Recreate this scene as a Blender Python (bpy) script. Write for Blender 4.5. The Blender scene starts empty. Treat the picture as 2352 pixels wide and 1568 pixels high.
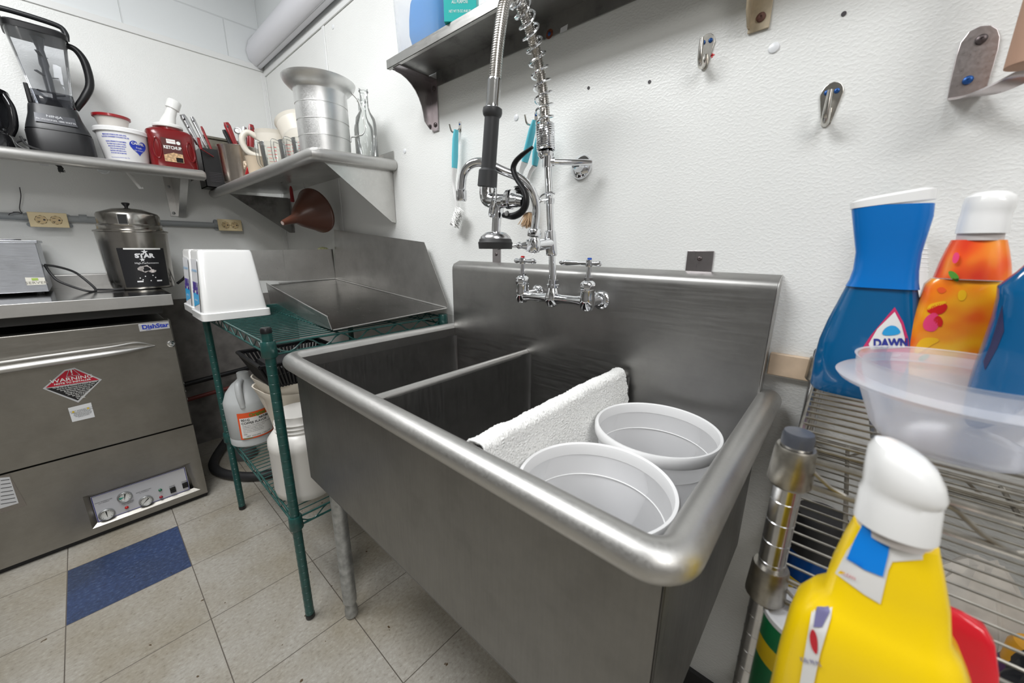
import bpy, math, random
from mathutils import Vector, Matrix, noise
random.seed(7)
S = bpy.context.scene
COL = S.collection
PI = math.pi
# ---------------------------------------------------------------- camera
FPX, CX, CY = 859.0, 1176.0, 784.0
YAW, PITCH, ROLL = math.radians(131.463), math.radians(-14.136), math.radians(0.486)
EYE = Vector((0, 0, 1.15))
FW = Vector((math.cos(PITCH)*math.cos(YAW), math.cos(PITCH)*math.sin(YAW), math.sin(PITCH)))
R0 = Vector((math.sin(YAW), -math.cos(YAW), 0)); U0 = R0.cross(FW)
RT = math.cos(ROLL)*R0 + math.sin(ROLL)*U0
UP = -math.sin(ROLL)*R0 + math.cos(ROLL)*U0
cd = bpy.data.cameras.new('camera'); cam = bpy.data.objects.new('camera', cd); COL.objects.link(cam)
cd.sensor_width = 36; cd.lens = FPX/2352*36; cd.clip_start = 0.02
m = Matrix((RT, UP, -FW)).transposed().to_4x4(); m.translation = EYE
cam.matrix_world = m; S.camera = cam
cd.dof.use_dof = True; cd.dof.focus_distance = 1.25; cd.dof.aperture_fstop = 5.0
# ---------------------------------------------------------------- light
S.view_settings.view_transform = 'Standard'; S.view_settings.look = 'None'
S.view_settings.gamma = 1; S.view_settings.use_curve_mapping = False
S.view_settings.exposure = 0.68
wd = bpy.data.worlds.new('world'); S.world = wd; wd.use_nodes = True
wd.node_tree.nodes['Background'].inputs[0].default_value = (.8, .88, 1, 1)
wd.node_tree.nodes['Background'].inputs[1].default_value = .3
def area(name, loc, sx, sy, power, col=(1, 1, 1), rot=(0, 0, 0)):
    l = bpy.data.lights.new(name, 'AREA'); l.shape = 'RECTANGLE'; l.size = sx; l.size_y = sy
    l.energy = power; l.color = col
    o = bpy.data.objects.new(name, l); o.location = loc; o.rotation_euler = rot; COL.objects.link(o); return o
area('ceiling_lamp', (-1.25, -.35, 2.68), 1.2, .6, 30, (.98, .99, 1))
area('ceiling_lamp_near', (.7, -.2, 2.68), 1.2, .6, 11, (.95, .97, 1))
area('ceiling_lamp_far', (1.85, -1.1, 2.66), 1.2, .6, 30, (1, .985, .96))
# ---------------------------------------------------------------- helpers
WY, LX = .895, -2.72          # sink wall plane, left wall plane
def at(px, py, x=None, y=None, z=None):
    d = (px-CX)*RT - (py-CY)*UP + FPX*FW
    if x is not None: t = (x-EYE.x)/d.x
    elif y is not None: t = (y-EYE.y)/d.y
    else: t = (z-EYE.z)/d.z
    return EYE + d*t
def V(*a): return Vector(a)

def nmat(name):
    mt = bpy.data.materials.new(name); mt.use_nodes = True
    nt = mt.node_tree; return mt, nt, nt.nodes['Principled BSDF']
def tex(nt, scale, sx=1, sy=1, sz=1, detail=3, kind='noise', rough=.5):
    tc = nt.nodes.new('ShaderNodeTexCoord'); mp = nt.nodes.new('ShaderNodeMapping')
    mp.inputs['Scale'].default_value = (sx, sy, sz)
    g = nt.nodes.new('ShaderNodeNewGeometry')
    nt.links.new(g.outputs['Position'], mp.inputs[0])
    t = nt.nodes.new('ShaderNodeTexNoise' if kind == 'noise' else 'ShaderNodeTexVoronoi')
    t.inputs['Scale'].default_value = scale
    if kind == 'noise': t.inputs['Detail'].default_value = detail; t.inputs['Roughness'].default_value = rough
    nt.links.new(mp.outputs[0], t.inputs['Vector']); nt.nodes.remove(tc)
    return t.outputs[0]
def ramp(nt, src, stops):
    r = nt.nodes.new('ShaderNodeValToRGB'); e = r.color_ramp.elements
    while len(e) < len(stops): e.new(.5)
    for i, (p, c) in enumerate(stops):
        e[i].position = p; e[i].color = (*c, 1) if len(c) == 3 else c
    nt.links.new(src, r.inputs[0]); return r.outputs[0]
def bump(nt, b, src, strength, dist=.002):
    n = nt.nodes.new('ShaderNodeBump'); n.inputs['Strength'].default_value = strength
    n.inputs['Distance'].default_value = dist
    nt.links.new(src, n.inputs['Height']); nt.links.new(n.outputs[0], b.inputs['Normal'])
MATS = {}
def M(name, col=(.8, .8, .8), rough=.5, metal=0, bmp=None, var=None, trans=0, coat=0, sss=0, emit=0, spec=None, alpha=1):
    if name in MATS: return MATS[name]
    mt, nt, b = nmat(name)
    b.inputs['Base Color'].default_value = (*col, 1); b.inputs['Roughness'].default_value = rough
    b.inputs['Metallic'].default_value = metal; b.inputs['Transmission Weight'].default_value = trans
    b.inputs['Coat Weight'].default_value = coat
    if spec is not None: b.inputs['Specular IOR Level'].default_value = spec
    if sss: b.inputs['Subsurface Weight'].default_value = sss; b.inputs['Subsurface Radius'].default_value = (.02, .02, .02)
    if emit: b.inputs['Emission Color'].default_value = (*col, 1); b.inputs['Emission Strength'].default_value = emit
    if alpha < 1: b.inputs['Alpha'].default_value = alpha
    if var:                      # (scale, amount, sx, sy, sz): soft mottling of the colour
        sc, am = var[:2]; s3 = var[2:] if len(var) > 2 else (1, 1, 1)
        c0 = tuple(max(0, c*(1-am)) for c in col); c1 = tuple(min(1, c*(1+am)) for c in col)
        nt.links.new(ramp(nt, tex(nt, sc, *s3), [(.3, c0), (.7, c1)]), b.inputs['Base Color'])
    if bmp:                      # (scale, strength, dist, sx, sy, sz)
        s3 = bmp[3:] if len(bmp) > 3 else (1, 1, 1)
        bump(nt, b, tex(nt, bmp[0], *s3, detail=2), bmp[1], bmp[2])
    MATS[name] = mt; return mt
def steel(name, col=.55, rough=.3, st=(1, 1, 1), dirt=0, var=.08, bs=.012):
    if name in MATS: return MATS[name]
    mt, nt, b = nmat(name); b.inputs['Metallic'].default_value = 1
    if isinstance(col, (int, float)): col = (col, col*.985, col*.955)
    c0 = tuple(c*(1-var) for c in col); c1 = tuple(min(1, c*(1+var)) for c in col)
    stops = [(.35, c0), (.65, c1)]
    if dirt: stops = [(.30, tuple(c*(1-dirt) for c in col)), (.48, col), (.65, c1)]
    nt.links.new(ramp(nt, tex(nt, 9, detail=5, rough=.65), stops), b.inputs['Base Color'])
    f = tex(nt, 260, *st, detail=2)
    r = nt.nodes.new('ShaderNodeMapRange'); r.inputs[3].default_value = rough*.75; r.inputs[4].default_value = rough*1.3
    nt.links.new(f, r.inputs[0]); nt.links.new(r.outputs[0], b.inputs['Roughness'])
    bump(nt, b, f, bs, .0006)
    MATS[name] = mt; return mt
def clear(name, col=(1, 1, 1), opac=.12, rough=.03, gloss=.9, body=(.9, .92, .93)):
    """thin see-through plastic or glass: transparent film, light-passing haze and a glossy skin"""
    if name in MATS: return MATS[name]
    mt = bpy.data.materials.new(name); mt.use_nodes = True; nt = mt.node_tree; nt.nodes.clear()
    N = nt.nodes.new; L = nt.links.new
    o = N('ShaderNodeOutputMaterial'); tr = N('ShaderNodeBsdfTransparent'); tr.inputs[0].default_value = (*col, 1)
    d1 = N('ShaderNodeBsdfDiffuse'); d2 = N('ShaderNodeBsdfTranslucent'); df = N('ShaderNodeMixShader')
    d1.inputs[0].default_value = (*body, 1); d2.inputs[0].default_value = (*body, 1); df.inputs[0].default_value = .4
    L(d1.outputs[0], df.inputs[1]); L(d2.outputs[0], df.inputs[2])
    gl = N('ShaderNodeBsdfGlossy'); gl.inputs['Roughness'].default_value = rough; gl.inputs[0].default_value = (1, 1, 1, 1)
    m1 = N('ShaderNodeMixShader'); m1.inputs[0].default_value = opac; L(tr.outputs[0], m1.inputs[1]); L(df.outputs[0], m1.inputs[2])
    lw = N('ShaderNodeFresnel'); lw.inputs[0].default_value = 1.4; mu = N('ShaderNodeMath'); mu.operation = 'MULTIPLY'; mu.inputs[1].default_value = gloss
    L(lw.outputs[0], mu.inputs[0]); m2 = N('ShaderNodeMixShader'); L(mu.outputs[0], m2.inputs[0]); L(m1.outputs[0], m2.inputs[1]); L(gl.outputs[0], m2.inputs[2])
    L(m2.outputs[0], o.inputs[0]); MATS[name] = mt; return mt

class MB:
    """collects simple shapes; build() links them as ONE mesh object"""
    def __init__(s): s.v = []; s.f = []; s.sm = []; s.mi = []; s.cur = 0
    def add(s, vs, fs, smooth=False):
        o = len(s.v); s.v += [tuple(v) for v in vs]
        for f in fs: s.f.append([i+o for i in f]); s.sm.append(smooth); s.mi.append(s.cur)
        return s
    def mat(s, i): s.cur = i; return s
    def box(s, a, b, T=None):
        x0, y0, z0 = (min(a[i], b[i]) for i in range(3)); x1, y1, z1 = (max(a[i], b[i]) for i in range(3))
        vs = [V(x, y, z) for z in (z0, z1) for x, y in ((x0, y0), (x1, y0), (x1, y1), (x0, y1))]
        if T is not None: vs = [T @ v for v in vs]
        return s.add(vs, [(3, 2, 1, 0), (4, 5, 6, 7), (0, 1, 5, 4), (1, 2, 6, 5), (2, 3, 7, 6), (3, 0, 4, 7)])
    def rings(s, rs, cap=(True, True), closed=False, smooth=True):
        n = len(rs[0]); vs = [v for r in rs for v in r]; fs = []
        k = len(rs)
        for i in range(k if closed else k-1):
            a, b = i*n, ((i+1) % k)*n
            for j in range(n): fs.append((a+j, a+(j+1) % n, b+(j+1) % n, b+j))
        s.add(vs, fs, smooth)
        if not closed:
            o = len(s.v)-len(vs)
            if cap[0]: s.f.append([o+j for j in range(n)][::-1]); s.sm.append(False); s.mi.append(s.cur)
            if cap[1]: s.f.append([o+(k-1)*n+j for j in range(n)]); s.sm.append(False); s.mi.append(s.cur)
        return s
    def tube(s, pts, r, n=12, closed=False, smooth_path=0, cap=(True, True), flat=1.0):
        pts = [Vector(p) for p in pts]
        rr = list(r) if hasattr(r, '__len__') else [r]*len(pts)
        if smooth_path:
            q = []; qr = []; N = len(pts)
            rng = range(N) if closed else range(N-1)
            for i in rng:
                p0 = pts[(i-1) % N] if (closed or i > 0) else pts[0]*2-pts[1]
                p1, p2 = pts[i], pts[(i+1) % N]
                p3 = pts[(i+2) % N] if (closed or i+2 < N) else pts[-1]*2-pts[-2]
                for k in range(smooth_path):
                    t = k/smooth_path
                    q.append(.5*((2*p1)+(p2-p0)*t+(2*p0-5*p1+4*p2-p3)*t*t+(3*p1-p0-3*p2+p3)*t**3))
                    qr.append(rr[i]*(1-t)+rr[(i+1) % N]*t)
            if not closed: q.append(pts[-1]); qr.append(rr[-1])
            pts, rr = q, qr
        N = len(pts); rs = []; up = None
        for i, p in enumerate(pts):
            if closed: t = pts[(i+1) % N]-pts[i-1]
            else: t = pts[min(i+1, N-1)]-pts[max(i-1, 0)]
            if t.length < 1e-9: t = V(0, 0, 1)
            t.normalize()
            if up is None:
                up = V(0, 0, 1) if abs(t.z) < .9 else V(1, 0, 0)
            up = (up - t*up.dot(t)); up.normalize(); w = t.cross(up)
            rs.append([p+(up*math.cos(a)*flat+w*math.sin(a))*rr[i] for a in (2*PI*j/n for j in range(n))])
        return s.rings(rs, cap, closed)
    def lathe(s, prof, c=(0, 0, 0), axis=(0, 0, 1), n=32, sx=1, sy=1, cap=(True, True), rot=0):
        c = Vector(c); ax = Vector(axis).normalized()
        u = V(1, 0, 0) if abs(ax.x) < .9 else V(0, 1, 0)
        u = (u-ax*u.dot(ax)).normalized(); w = ax.cross(u)
        rs = [[c+ax*h+u*(math.cos(a)*max(r, 1e-5)*sx)+w*(math.sin(a)*max(r, 1e-5)*sy) for a in (2*PI*j/n+rot for j in range(n))] for r, h in prof]
        return s.rings(rs, cap)
    def cyl(s, a, b, r, n=16, r2=None): return s.tube([a, b], [r, r if r2 is None else r2], n)
    def ball(s, c, r, n=14, sz=1): return s.lathe([(r*math.sin(PI*i/8), -r*sz*math.cos(PI*i/8)) for i in range(9)], c, n=n, cap=(False, False))
    def prism(s, poly, d):
        """extrude a planar 3D polygon by vector d"""
        poly = [Vector(p) for p in poly]; n = len(poly); d = Vector(d)
        vs = poly+[p+d for p in poly]
        return s.add(vs, [list(range(n))[::-1], list(range(n, 2*n))]+[(i, (i+1) % n, n+(i+1) % n, n+i) for i in range(n)])
    def torus(s, c, R, r, axis=(0, 0, 1), n=28, k=8, sx=1, sy=1):
        c = Vector(c); ax = Vector(axis).normalized(); u = V(1, 0, 0) if abs(ax.x) < .9 else V(0, 1, 0)
        u = (u-ax*u.dot(ax)).normalized(); w = ax.cross(u)
        return s.tube([c+u*math.cos(2*PI*i/n)*R*sx+w*math.sin(2*PI*i/n)*R*sy for i in range(n)], r, k, closed=True)
    def grid(s, f, nu, nv, smooth=True):
        vs = [f(i/nu, j/nv) for j in range(nv+1) for i in range(nu+1)]
        return s.add(vs, [(j*(nu+1)+i, j*(nu+1)+i+1, (j+1)*(nu+1)+i+1, (j+1)*(nu+1)+i) for j in range(nv) for i in range(nu)], smooth)
    def build(s, name, mats, parent=None, bevel=0, solid=0, sub=0):
        me = bpy.data.meshes.new(name); me.from_pydata(s.v, [], s.f)
        for mt in (mats if isinstance(mats, (list, tuple)) else [mats]): me.materials.append(mt)
        me.polygons.foreach_set('use_smooth', s.sm); me.polygons.foreach_set('material_index', s.mi)
        me.update()
        me.set_sharp_from_angle(angle=.72)
        o = bpy.data.objects.new(name, me); COL.objects.link(o)
        if parent is not None:
            r = parent
            while r.parent: r = r.parent
            o.parent = parent; me.transform(Matrix.Translation(-r.location))
        if solid: md = o.modifiers.new('s', 'SOLIDIFY'); md.thickness = solid; md.offset = 0
        if bevel: md = o.modifiers.new('b', 'BEVEL'); md.width = bevel; md.segments = 3; md.limit_method = 'ANGLE'; md.angle_limit = .7; md.harden_normals = False
        if sub: md = o.modifiers.new('u', 'SUBSURF'); md.levels = sub; md.render_levels = sub
        return o
def thing(name, label, cat, loc=(0, 0, 0), group=None):
    o = bpy.data.objects.new(name, None); o.location = loc; o.empty_display_size = .05; COL.objects.link(o)
    return tag(o, label, cat, group)
def tag(o, label, cat, group=None):
    o['label'] = label; o['category'] = cat
    if group: o['group'] = group
    return o
def struct(o): o['kind'] = 'structure'; return o
def lab(o, l): o['label'] = l; return o
def text(name, s, size, f, mat, parent, align='CENTER', bold=0, sx=1, depth=0):
    """lettering: flat text outline carried onto a surface by f(u, v) -> point"""
    cu = bpy.data.curves.new('t', 'FONT'); cu.body = s; cu.size = size; cu.align_x = align; cu.align_y = 'CENTER'
    cu.resolution_u = 3; cu.offset = bold
    t = bpy.data.objects.new('t', cu); COL.objects.link(t)
    dg = bpy.context.evaluated_depsgraph_get(); dg.update()
    me = bpy.data.meshes.new_from_object(t.evaluated_get(dg))
    vs = [f(v.co.x*sx, v.co.y) for v in me.vertices]; fs = [list(p.vertices) for p in me.polygons]
    bpy.data.objects.remove(t); bpy.data.curves.remove(cu); bpy.data.meshes.remove(me)
    return MB().add(vs, fs).build(name, mat, parent)
def plane_map(o, u, v):
    o, u, v = Vector(o), Vector(u).normalized(), Vector(v).normalized()
    return lambda a, b: o+u*a+v*b
def cyl_map(c, r, ang, z0=0, taper=0):
    """wraps (a, b) on a vertical cylinder; ang is the outward direction of the label centre"""
    c = Vector(c)
    return lambda a, b: V(c.x+(r+taper*b)*math.cos(ang+a/r), c.y+(r+taper*b)*math.sin(ang+a/r), c.z+z0+b)
def patch(mb, f, u0, u1, v0, v1, nu=10, nv=1): return mb.grid(lambda a, b: f(u0+(u1-u0)*a, v0+(v1-v0)*b), nu, nv)
def copy_tree(o, parent=None):
    c = o.copy(); COL.objects.link(c)
    if parent: c.parent = parent
    for ch in list(o.children): copy_tree(ch, c)
    return c
def solid_rows(mb, rows, Y, ratio=.6, n=28, pw=2.4, cap=(True, True), yoff=0):
    """a solid built from its real widths at each height: rows of (px, py, half width px) at distance plane Y"""
    rs = []
    for px, py, h in rows:
        c = at(px, py, y=Y); s = FPX/((c-EYE).dot(FW)); w = h/s
        rs.append(se_ring(c, w, w*ratio, n, pw))
    return mb.rings(rs, cap), rs
def se_ring(c, a, b, n=28, pw=2.4, ang=0):
    out = []
    for j in range(n):
        t = 2*PI*j/n; ct, st = math.cos(t), math.sin(t)
        x = a*abs(ct)**(2/pw)*(1 if ct > 0 else -1); y = b*abs(st)**(2/pw)*(1 if st > 0 else -1)
        out.append(V(c.x+x*math.cos(ang)-y*math.sin(ang), c.y+x*math.sin(ang)+y*math.cos(ang), c.z))
    return out
def screw(name, c, nrm, r, mat, parent=None):
    n = Vector(nrm).normalized()
    mb = MB().lathe([(r, 0), (r, r*.25), (r*.75, r*.5), (r*.3, r*.55), (.0001, r*.3)], Vector(c), n, 16)
    return mb.build(name, mat, parent)
# ---------------------------------------------------------------- materials
STEEL = steel('brushed_steel', .50, .26, (.04, 1, 1))
SINK = steel('sink_steel', .35, .38, (.05, 1, 1), dirt=.12)
SINKV = steel('sink_steel_vertical', .25, .40, (1, 1, .06), dirt=.12)
RIM = steel('rim_steel', .54, .44, (1, 1, 1), var=.05)
SHELFST = steel('shelf_steel', .58, .3, (.05, 1, 1), dirt=.1)
DIRTY = steel('stained_steel', .33, .38, (.2, 1, 1), dirt=.5, var=.15)
DWST = steel('dishwasher_steel', (.30, .287, .262), .40, (1, .05, 1))
CHROME = M('chrome', (.82, .83, .85), .06, 1)
DULLCH = M('dull_chrome', (.55, .55, .56), .22, 1, var=(40, .15))
ALU = steel('cast_aluminium', (.74, .74, .73), .40, (1, 1, 1), var=.06, bs=.06)
GALV = M('galvanised', (.42, .43, .43), .45, .8, var=(50, .25))
WIRE = M('tarnished_wire', (.36, .34, .30), .36, 1, var=(60, .25))
GREEN = M('green_epoxy', (.008, .062, .055), .35, 0, var=(70, .2), coat=.3)
BLACK = M('black_plastic', (.007, .007, .008), .38, spec=.35)
BLACKG = M('black_gloss', (.01, .01, .011), .12)
RUBBER = M('black_rubber', (.02, .02, .021), .55)
WHITE = M('white_plastic', (.82, .82, .80), .35)
WHITEG = M('white_gloss', (.85, .85, .84), .2, coat=.4)
BEIGE = M('ivory_plastic', (.80, .66, .40), .35)
CREAM = M('cream_plastic', (.78, .72, .62), .45, sss=.15)
RED = M('red_plastic', (.28, .010, .014), .3, coat=.2)
REDB = M('bright_red_plastic', (.75, .02, .03), .35)
INK = M('black_ink', (.02, .02, .02), .5)
WINK = M('white_ink', (.85, .85, .83), .5)
BLUEINK = M('blue_ink', (.02, .05, .45), .5)
TEALP = M('aqua_plastic', (.12, .55, .66), .45)
HAZE = clear('hazy_plastic', (.95, .96, .97), .42, .3, .5, (.85, .87, .88))
CLEARP = clear('clear_plastic', (.97, .98, .98), .10, .05, .8)
GLASS = clear('clear_glass', (.98, .99, .985), .05, .03, .9)
MILKY = clear('milky_plastic', (.92, .92, .90), .78, .3, .4, (.86, .86, .84))
# ---------------------------------------------------------------- the room
def wall_material(name, col, kind):
    mt, nt, b = nmat(name); b.inputs['Roughness'].default_value = .38 if kind == 'panel' else .5
    nt.links.new(ramp(nt, tex(nt, 3, detail=4), [(.3, tuple(c*.95 for c in col)), (.7, col)]), b.inputs['Base Color'])
    if kind == 'panel':
        t = tex(nt, 230, .7, .7, 1, detail=1.5, rough=.4)
        bump(nt, b, ramp(nt, t, [(.46, (0, 0, 0)), (.66, (1, 1, 1))]), .28, .0009)
    return mt
def block_material(name, col, swap):
    mt, nt, b = nmat(name); b.inputs['Roughness'].default_value = .55
    g = nt.nodes.new('ShaderNodeNewGeometry'); sp = nt.nodes.new('ShaderNodeSeparateXYZ'); cb = nt.nodes.new('ShaderNodeCombineXYZ')
    nt.links.new(g.outputs['Position'], sp.inputs[0]); nt.links.new(sp.outputs[1 if swap else 0], cb.inputs[0]); nt.links.new(sp.outputs[2], cb.inputs[1])
    mp = nt.nodes.new('ShaderNodeMapping'); mp.inputs['Location'].default_value = (.08, .115, 0); nt.links.new(cb.outputs[0], mp.inputs[0])
    br = nt.nodes.new('ShaderNodeTexBrick'); br.inputs['Scale'].default_value = 1
    br.inputs['Brick Width'].default_value = .406; br.inputs['Row Height'].default_value = .203; br.inputs['Mortar Size'].default_value = .004
    br.inputs['Mortar Smooth'].default_value = .6
    br.inputs['Color1'].default_value = (*col, 1); br.inputs['Color2'].default_value = (*[c*.98 for c in col], 1); br.inputs['Mortar'].default_value = (*[c*.86 for c in col], 1)
    nt.links.new(mp.outputs[0], br.inputs[0]); nt.links.new(br.outputs[0], b.inputs['Base Color'])
    inv = nt.nodes.new('ShaderNodeMath'); inv.operation = 'SUBTRACT'; inv.inputs[0].default_value = 1; nt.links.new(br.outputs[1], inv.inputs[1])
    bump(nt, b, inv.outputs[0], .5, .004); return mt
PANEL = wall_material('pebbled_wall_panel', (.84, .85, .83), 'panel')
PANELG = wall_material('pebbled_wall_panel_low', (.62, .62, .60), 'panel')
BLOCKY = block_material('painted_block', (.78, .81, .82), True)
BLOCKX = block_material('painted_block_side', (.76, .79, .80), False)
PLASTER = M('plain_paint', (.28, .275, .27), .6)
TRIM = M('panel_moulding', (.80, .81, .80), .3)
def floor_material():
    mt, nt, b = nmat('vinyl_tile'); T = .3048; ox, oy = -1.936, -.232
    b.inputs['Roughness'].default_value = .32
    g = nt.nodes.new('ShaderNodeNewGeometry'); sp = nt.nodes.new('ShaderNodeSeparateXYZ'); nt.links.new(g.outputs['Position'], sp.inputs[0])
    def mth(op, a, bb=None, c=None):
        n = nt.nodes.new('ShaderNodeMath'); n.operation = op
        for i, v in enumerate((a, bb, c)):
            if v is None: continue
            if hasattr(v, 'links'): nt.links.new(v, n.inputs[i])
            else: n.inputs[i].default_value = v
        return n.outputs[0]
    es, ids = [], []
    for k, off in ((0, ox), (1, oy)):
        u = mth('DIVIDE', mth('SUBTRACT', sp.outputs[k], off), T)
        fr = mth('FRACT', u); ids.append(mth('FLOOR', u))
        es.append(mth('LESS_THAN', mth('MINIMUM', fr, mth('SUBTRACT', 1, fr)), .0042))
    seam = mth('MAXIMUM', es[0], es[1])
    blue = mth('MULTIPLY', mth('COMPARE', ids[0], 0, .1), mth('COMPARE', ids[1], 0, .1))
    n1 = tex(nt, 120, 1, .6, 1, detail=4, rough=.7); n2 = tex(nt, 4, detail=4)
    base = ramp(nt, n1, [(.30, (.24, .22, .185)), (.42, (.335, .315, .275)), (.58, (.38, .36, .32)), (.75, (.48, .47, .43))])
    bl = ramp(nt, n1, [(.36, (.012, .028, .085)), (.55, (.022, .050, .14)), (.72, (.08, .12, .22))])
    def mix(fac, a, c, mode='MIX'):
        x = nt.nodes.new('ShaderNodeMix'); x.data_type = 'RGBA'; x.blend_type = mode
        if hasattr(fac, 'links'): nt.links.new(fac, x.inputs[0])
        else: x.inputs[0].default_value = fac
        for i, v in ((6, a), (7, c)):
            if hasattr(v, 'links'): nt.links.new(v, x.inputs[i])
            else: x.inputs[i].default_value = (*v, 1)
        return x.outputs[2]
    dirt = ramp(nt, n2, [(.35, (.80, .76, .68)), (.6, (1, 1, 1))])
    spk = ramp(nt, tex(nt, 38, detail=2), [(.245, (.25, .17, .10)), (.265, (1, 1, 1))])
    c = mix(blue, base, bl); c = mix(1, c, dirt, 'MULTIPLY'); c = mix(1, c, spk, 'MULTIPLY'); c = mix(seam, c, (.10, .085, .07))
    nt.links.new(c, b.inputs['Base Color']); return mt
FLOOR = floor_material()
struct(MB().box((-2.9, -3.4, -.08), (3.0, 1.1, 0)).build('floor', FLOOR))
struct(MB().box((-2.9, -3.4, 2.74), (3.0, 1.1, 2.82)).build('ceiling', M('ceiling_paint', (.75, .76, .76), .7)))
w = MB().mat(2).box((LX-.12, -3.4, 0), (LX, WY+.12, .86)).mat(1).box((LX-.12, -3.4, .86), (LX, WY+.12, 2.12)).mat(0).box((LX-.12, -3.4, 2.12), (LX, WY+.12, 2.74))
struct(w.build('wall_left', [BLOCKY, PANEL, M('shaded_block', (.17, .16, .15), .8, var=(14, .3))]))  # lowest band coloured darker to carry the shade behind the rack
w = MB().box((LX, WY, 0), (3.0, WY+.12, .90)).mat(1).box((LX, WY, .90), (3.0, WY+.12, 2.12)).mat(2).box((LX, WY, 2.12), (3.0, WY+.12, 2.74))
struct(w.build('wall_back', [PANELG, PANEL, BLOCKX]))
struct(MB().box((2.4, -3.4, 0), (2.5, WY, 2.74)).build('wall_right', PLASTER))
struct(MB().box((LX, -3.4, 0), (2.4, -3.3, 2.74)).build('wall_front', PLASTER))
struct(MB().box((LX, -3.3, 2.115), (LX+.006, WY, 2.145)).build('trim_1', TRIM, bevel=.002))
struct(MB().box((LX, WY-.006, 2.09), (3, WY, 2.12)).build('trim_2', TRIM, bevel=.002))
struct(MB().box((LX, WY-.02, .9), (LX+.005, WY, 2.11)).box((LX, WY-.005, .9), (LX+.02, WY, 2.11)).build('trim_3', TRIM, bevel=.002))
px = at(746, 100, y=WY).x
struct(MB().box((px-.012, WY-.004, .9), (px+.012, WY, 2.09)).build('trim_4', TRIM, bevel=.002))
struct(MB().box((-.09, WY-.012, .905), (3, WY, .95)).build('trim_5', M('beige_strip', (.60, .46, .33), .45, var=(20, .2)), bevel=.002))
struct(MB().box((LX+.0, WY-.012, 0), (2.4, WY, .06)).build('baseboard_back', RUBBER))
# the rounded light housing along the top of the wall
prof = [(0, 2.30), (.03, 2.29), (.06, 2.25), (.075, 2.20), (.068, 2.16), (.045, 2.135), (.03, 2.128), (.012, 2.128), (.01, 2.14), (0, 2.14)]
t = thing('light_housing', 'long white rounded metal light housing along top of the wall', 'light fixture', (-2.6, WY, 2.13))
mb = MB(); rs = []
for x in (-2.715, 2.3): rs.append([V(x, WY-.003-a, z) for a, z in prof])
mb.rings(rs, (False, True), smooth=False); mb.build('housing', M('housing_paint', (.74, .74, .78), .35), t)
MB().prism([(-2.712, WY-a*.9, 2.22+(z-2.22)*.88) for a, z in prof], (.03, 0, 0)).build('end_gap', M('dark_gap', (.03, .02, .02), .7), t)
MB().box((-2.7, WY-.04, 2.1285), (2.3, WY-.037, 2.137)).build('seam_strip', M('seam', (.35, .35, .36), .5), t)

# wall plugs, screws, hooks on the pebbled wall
PLUG = M('wall_plug', (.80, .82, .84), .3); HOLE = M('screw_hole', (.05, .045, .05), .6); NICK = M('nickel', (.60, .58, .54), .22, 1, var=(60, .2))
BLUESC = M('blue_screw', (.02, .09, .30), .35, .5)
for i, (a, b, l) in enumerate([(1778, 110, 'round white wall plug right of the rusty bracket foot'), (1186, 270, 'round white wall plug left of the coil spring'), (930, 347, 'round white wall plug right of the bottle shelf'), (765, 62, 'small white rivet at left end of upper panel seam'), (602, 178, 'small white rivet on left wall beside the corner')]):
    P = at(a, b, y=WY) if i != 4 else at(a, b, x=LX)
    tag(MB().lathe([(.009, 0), (.008, .002), (.004, .0035), (.0001, .0035)], P, (0, -1, 0) if i != 4 else (1, 0, 0), 16).build('wall_plug', PLUG), l, 'wall plug')
for a, b, l in [(1938, 32, 'small dark screw hole in wall, rightmost near the top'), (1492, 188, 'dark screw hole in wall left of the top hook'), (1352, 202, 'dark screw hole in wall nearest the coil spring')]:
    tag(MB().lathe([(.0035, 0), (.0035, .0012), (.0001, .0012)], at(a, b, y=WY), (0, -1, 0), 12).build('screw_hole', HOLE), l, 'screw hole')
def coat_hook(a, b, h, label, dx=0):
    P = at(a, b, y=WY); t = thing('wall_hook', label, 'hook', P)
    pl = MB(); n = 16; r = h*.26
    ring = lambda k, y: V(P.x+r*math.cos(k), y, P.z+h*.28+r*math.sin(k)*1.2) if math.sin(k) > -.2 else V(P.x+r*math.cos(k)*.45, y, P.z-h*.45+r*math.sin(k)*.4)
    pl.prism([ring(2*PI*j/n, WY) for j in range(n)], (0, -.003, 0)); pl.build('plate', NICK, t, bevel=.0008)
    MB().tube([(P.x, WY-.004, P.z-h*.1), (P.x+dx*.3, WY-.010, P.z-h*.42), (P.x+dx*.6, WY-.022, P.z-h*.5), (P.x+dx, WY-.032, P.z-h*.3), (P.x+dx, WY-.034, P.z+h*.25)], [.005, .0055, .006, .005, .0035], 10, smooth_path=5).build('prong', NICK, t)
    for s in (-1, 1): screw('screw', (P.x+s*.0065, WY-.003, P.z+h*.34), (0, -1, 0), .004, BLUESC, t)
coat_hook(1622, 122, .055, 'small nickel wall hook below the upper shelf, beside a red mark')
coat_hook(1905, 243, .060, 'small nickel wall hook alone on wall above spray bottles')
MB_ = MB().box((at(1636, 127, y=WY).x-.004, WY-.001, at(1636, 127, y=WY).z-.001), (at(1636, 127, y=WY).x+.004, WY, at(1636, 127, y=WY).z+.001)).box((at(1636, 127, y=WY).x-.001, WY-.001, at(1636, 127, y=WY).z-.004), (at(1636, 127, y=WY).x+.001, WY, at(1636, 127, y=WY).z+.003))
tag(MB_.build('wall_mark', REDB), 'tiny red mark on wall beside the upper hook', 'mark')

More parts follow.
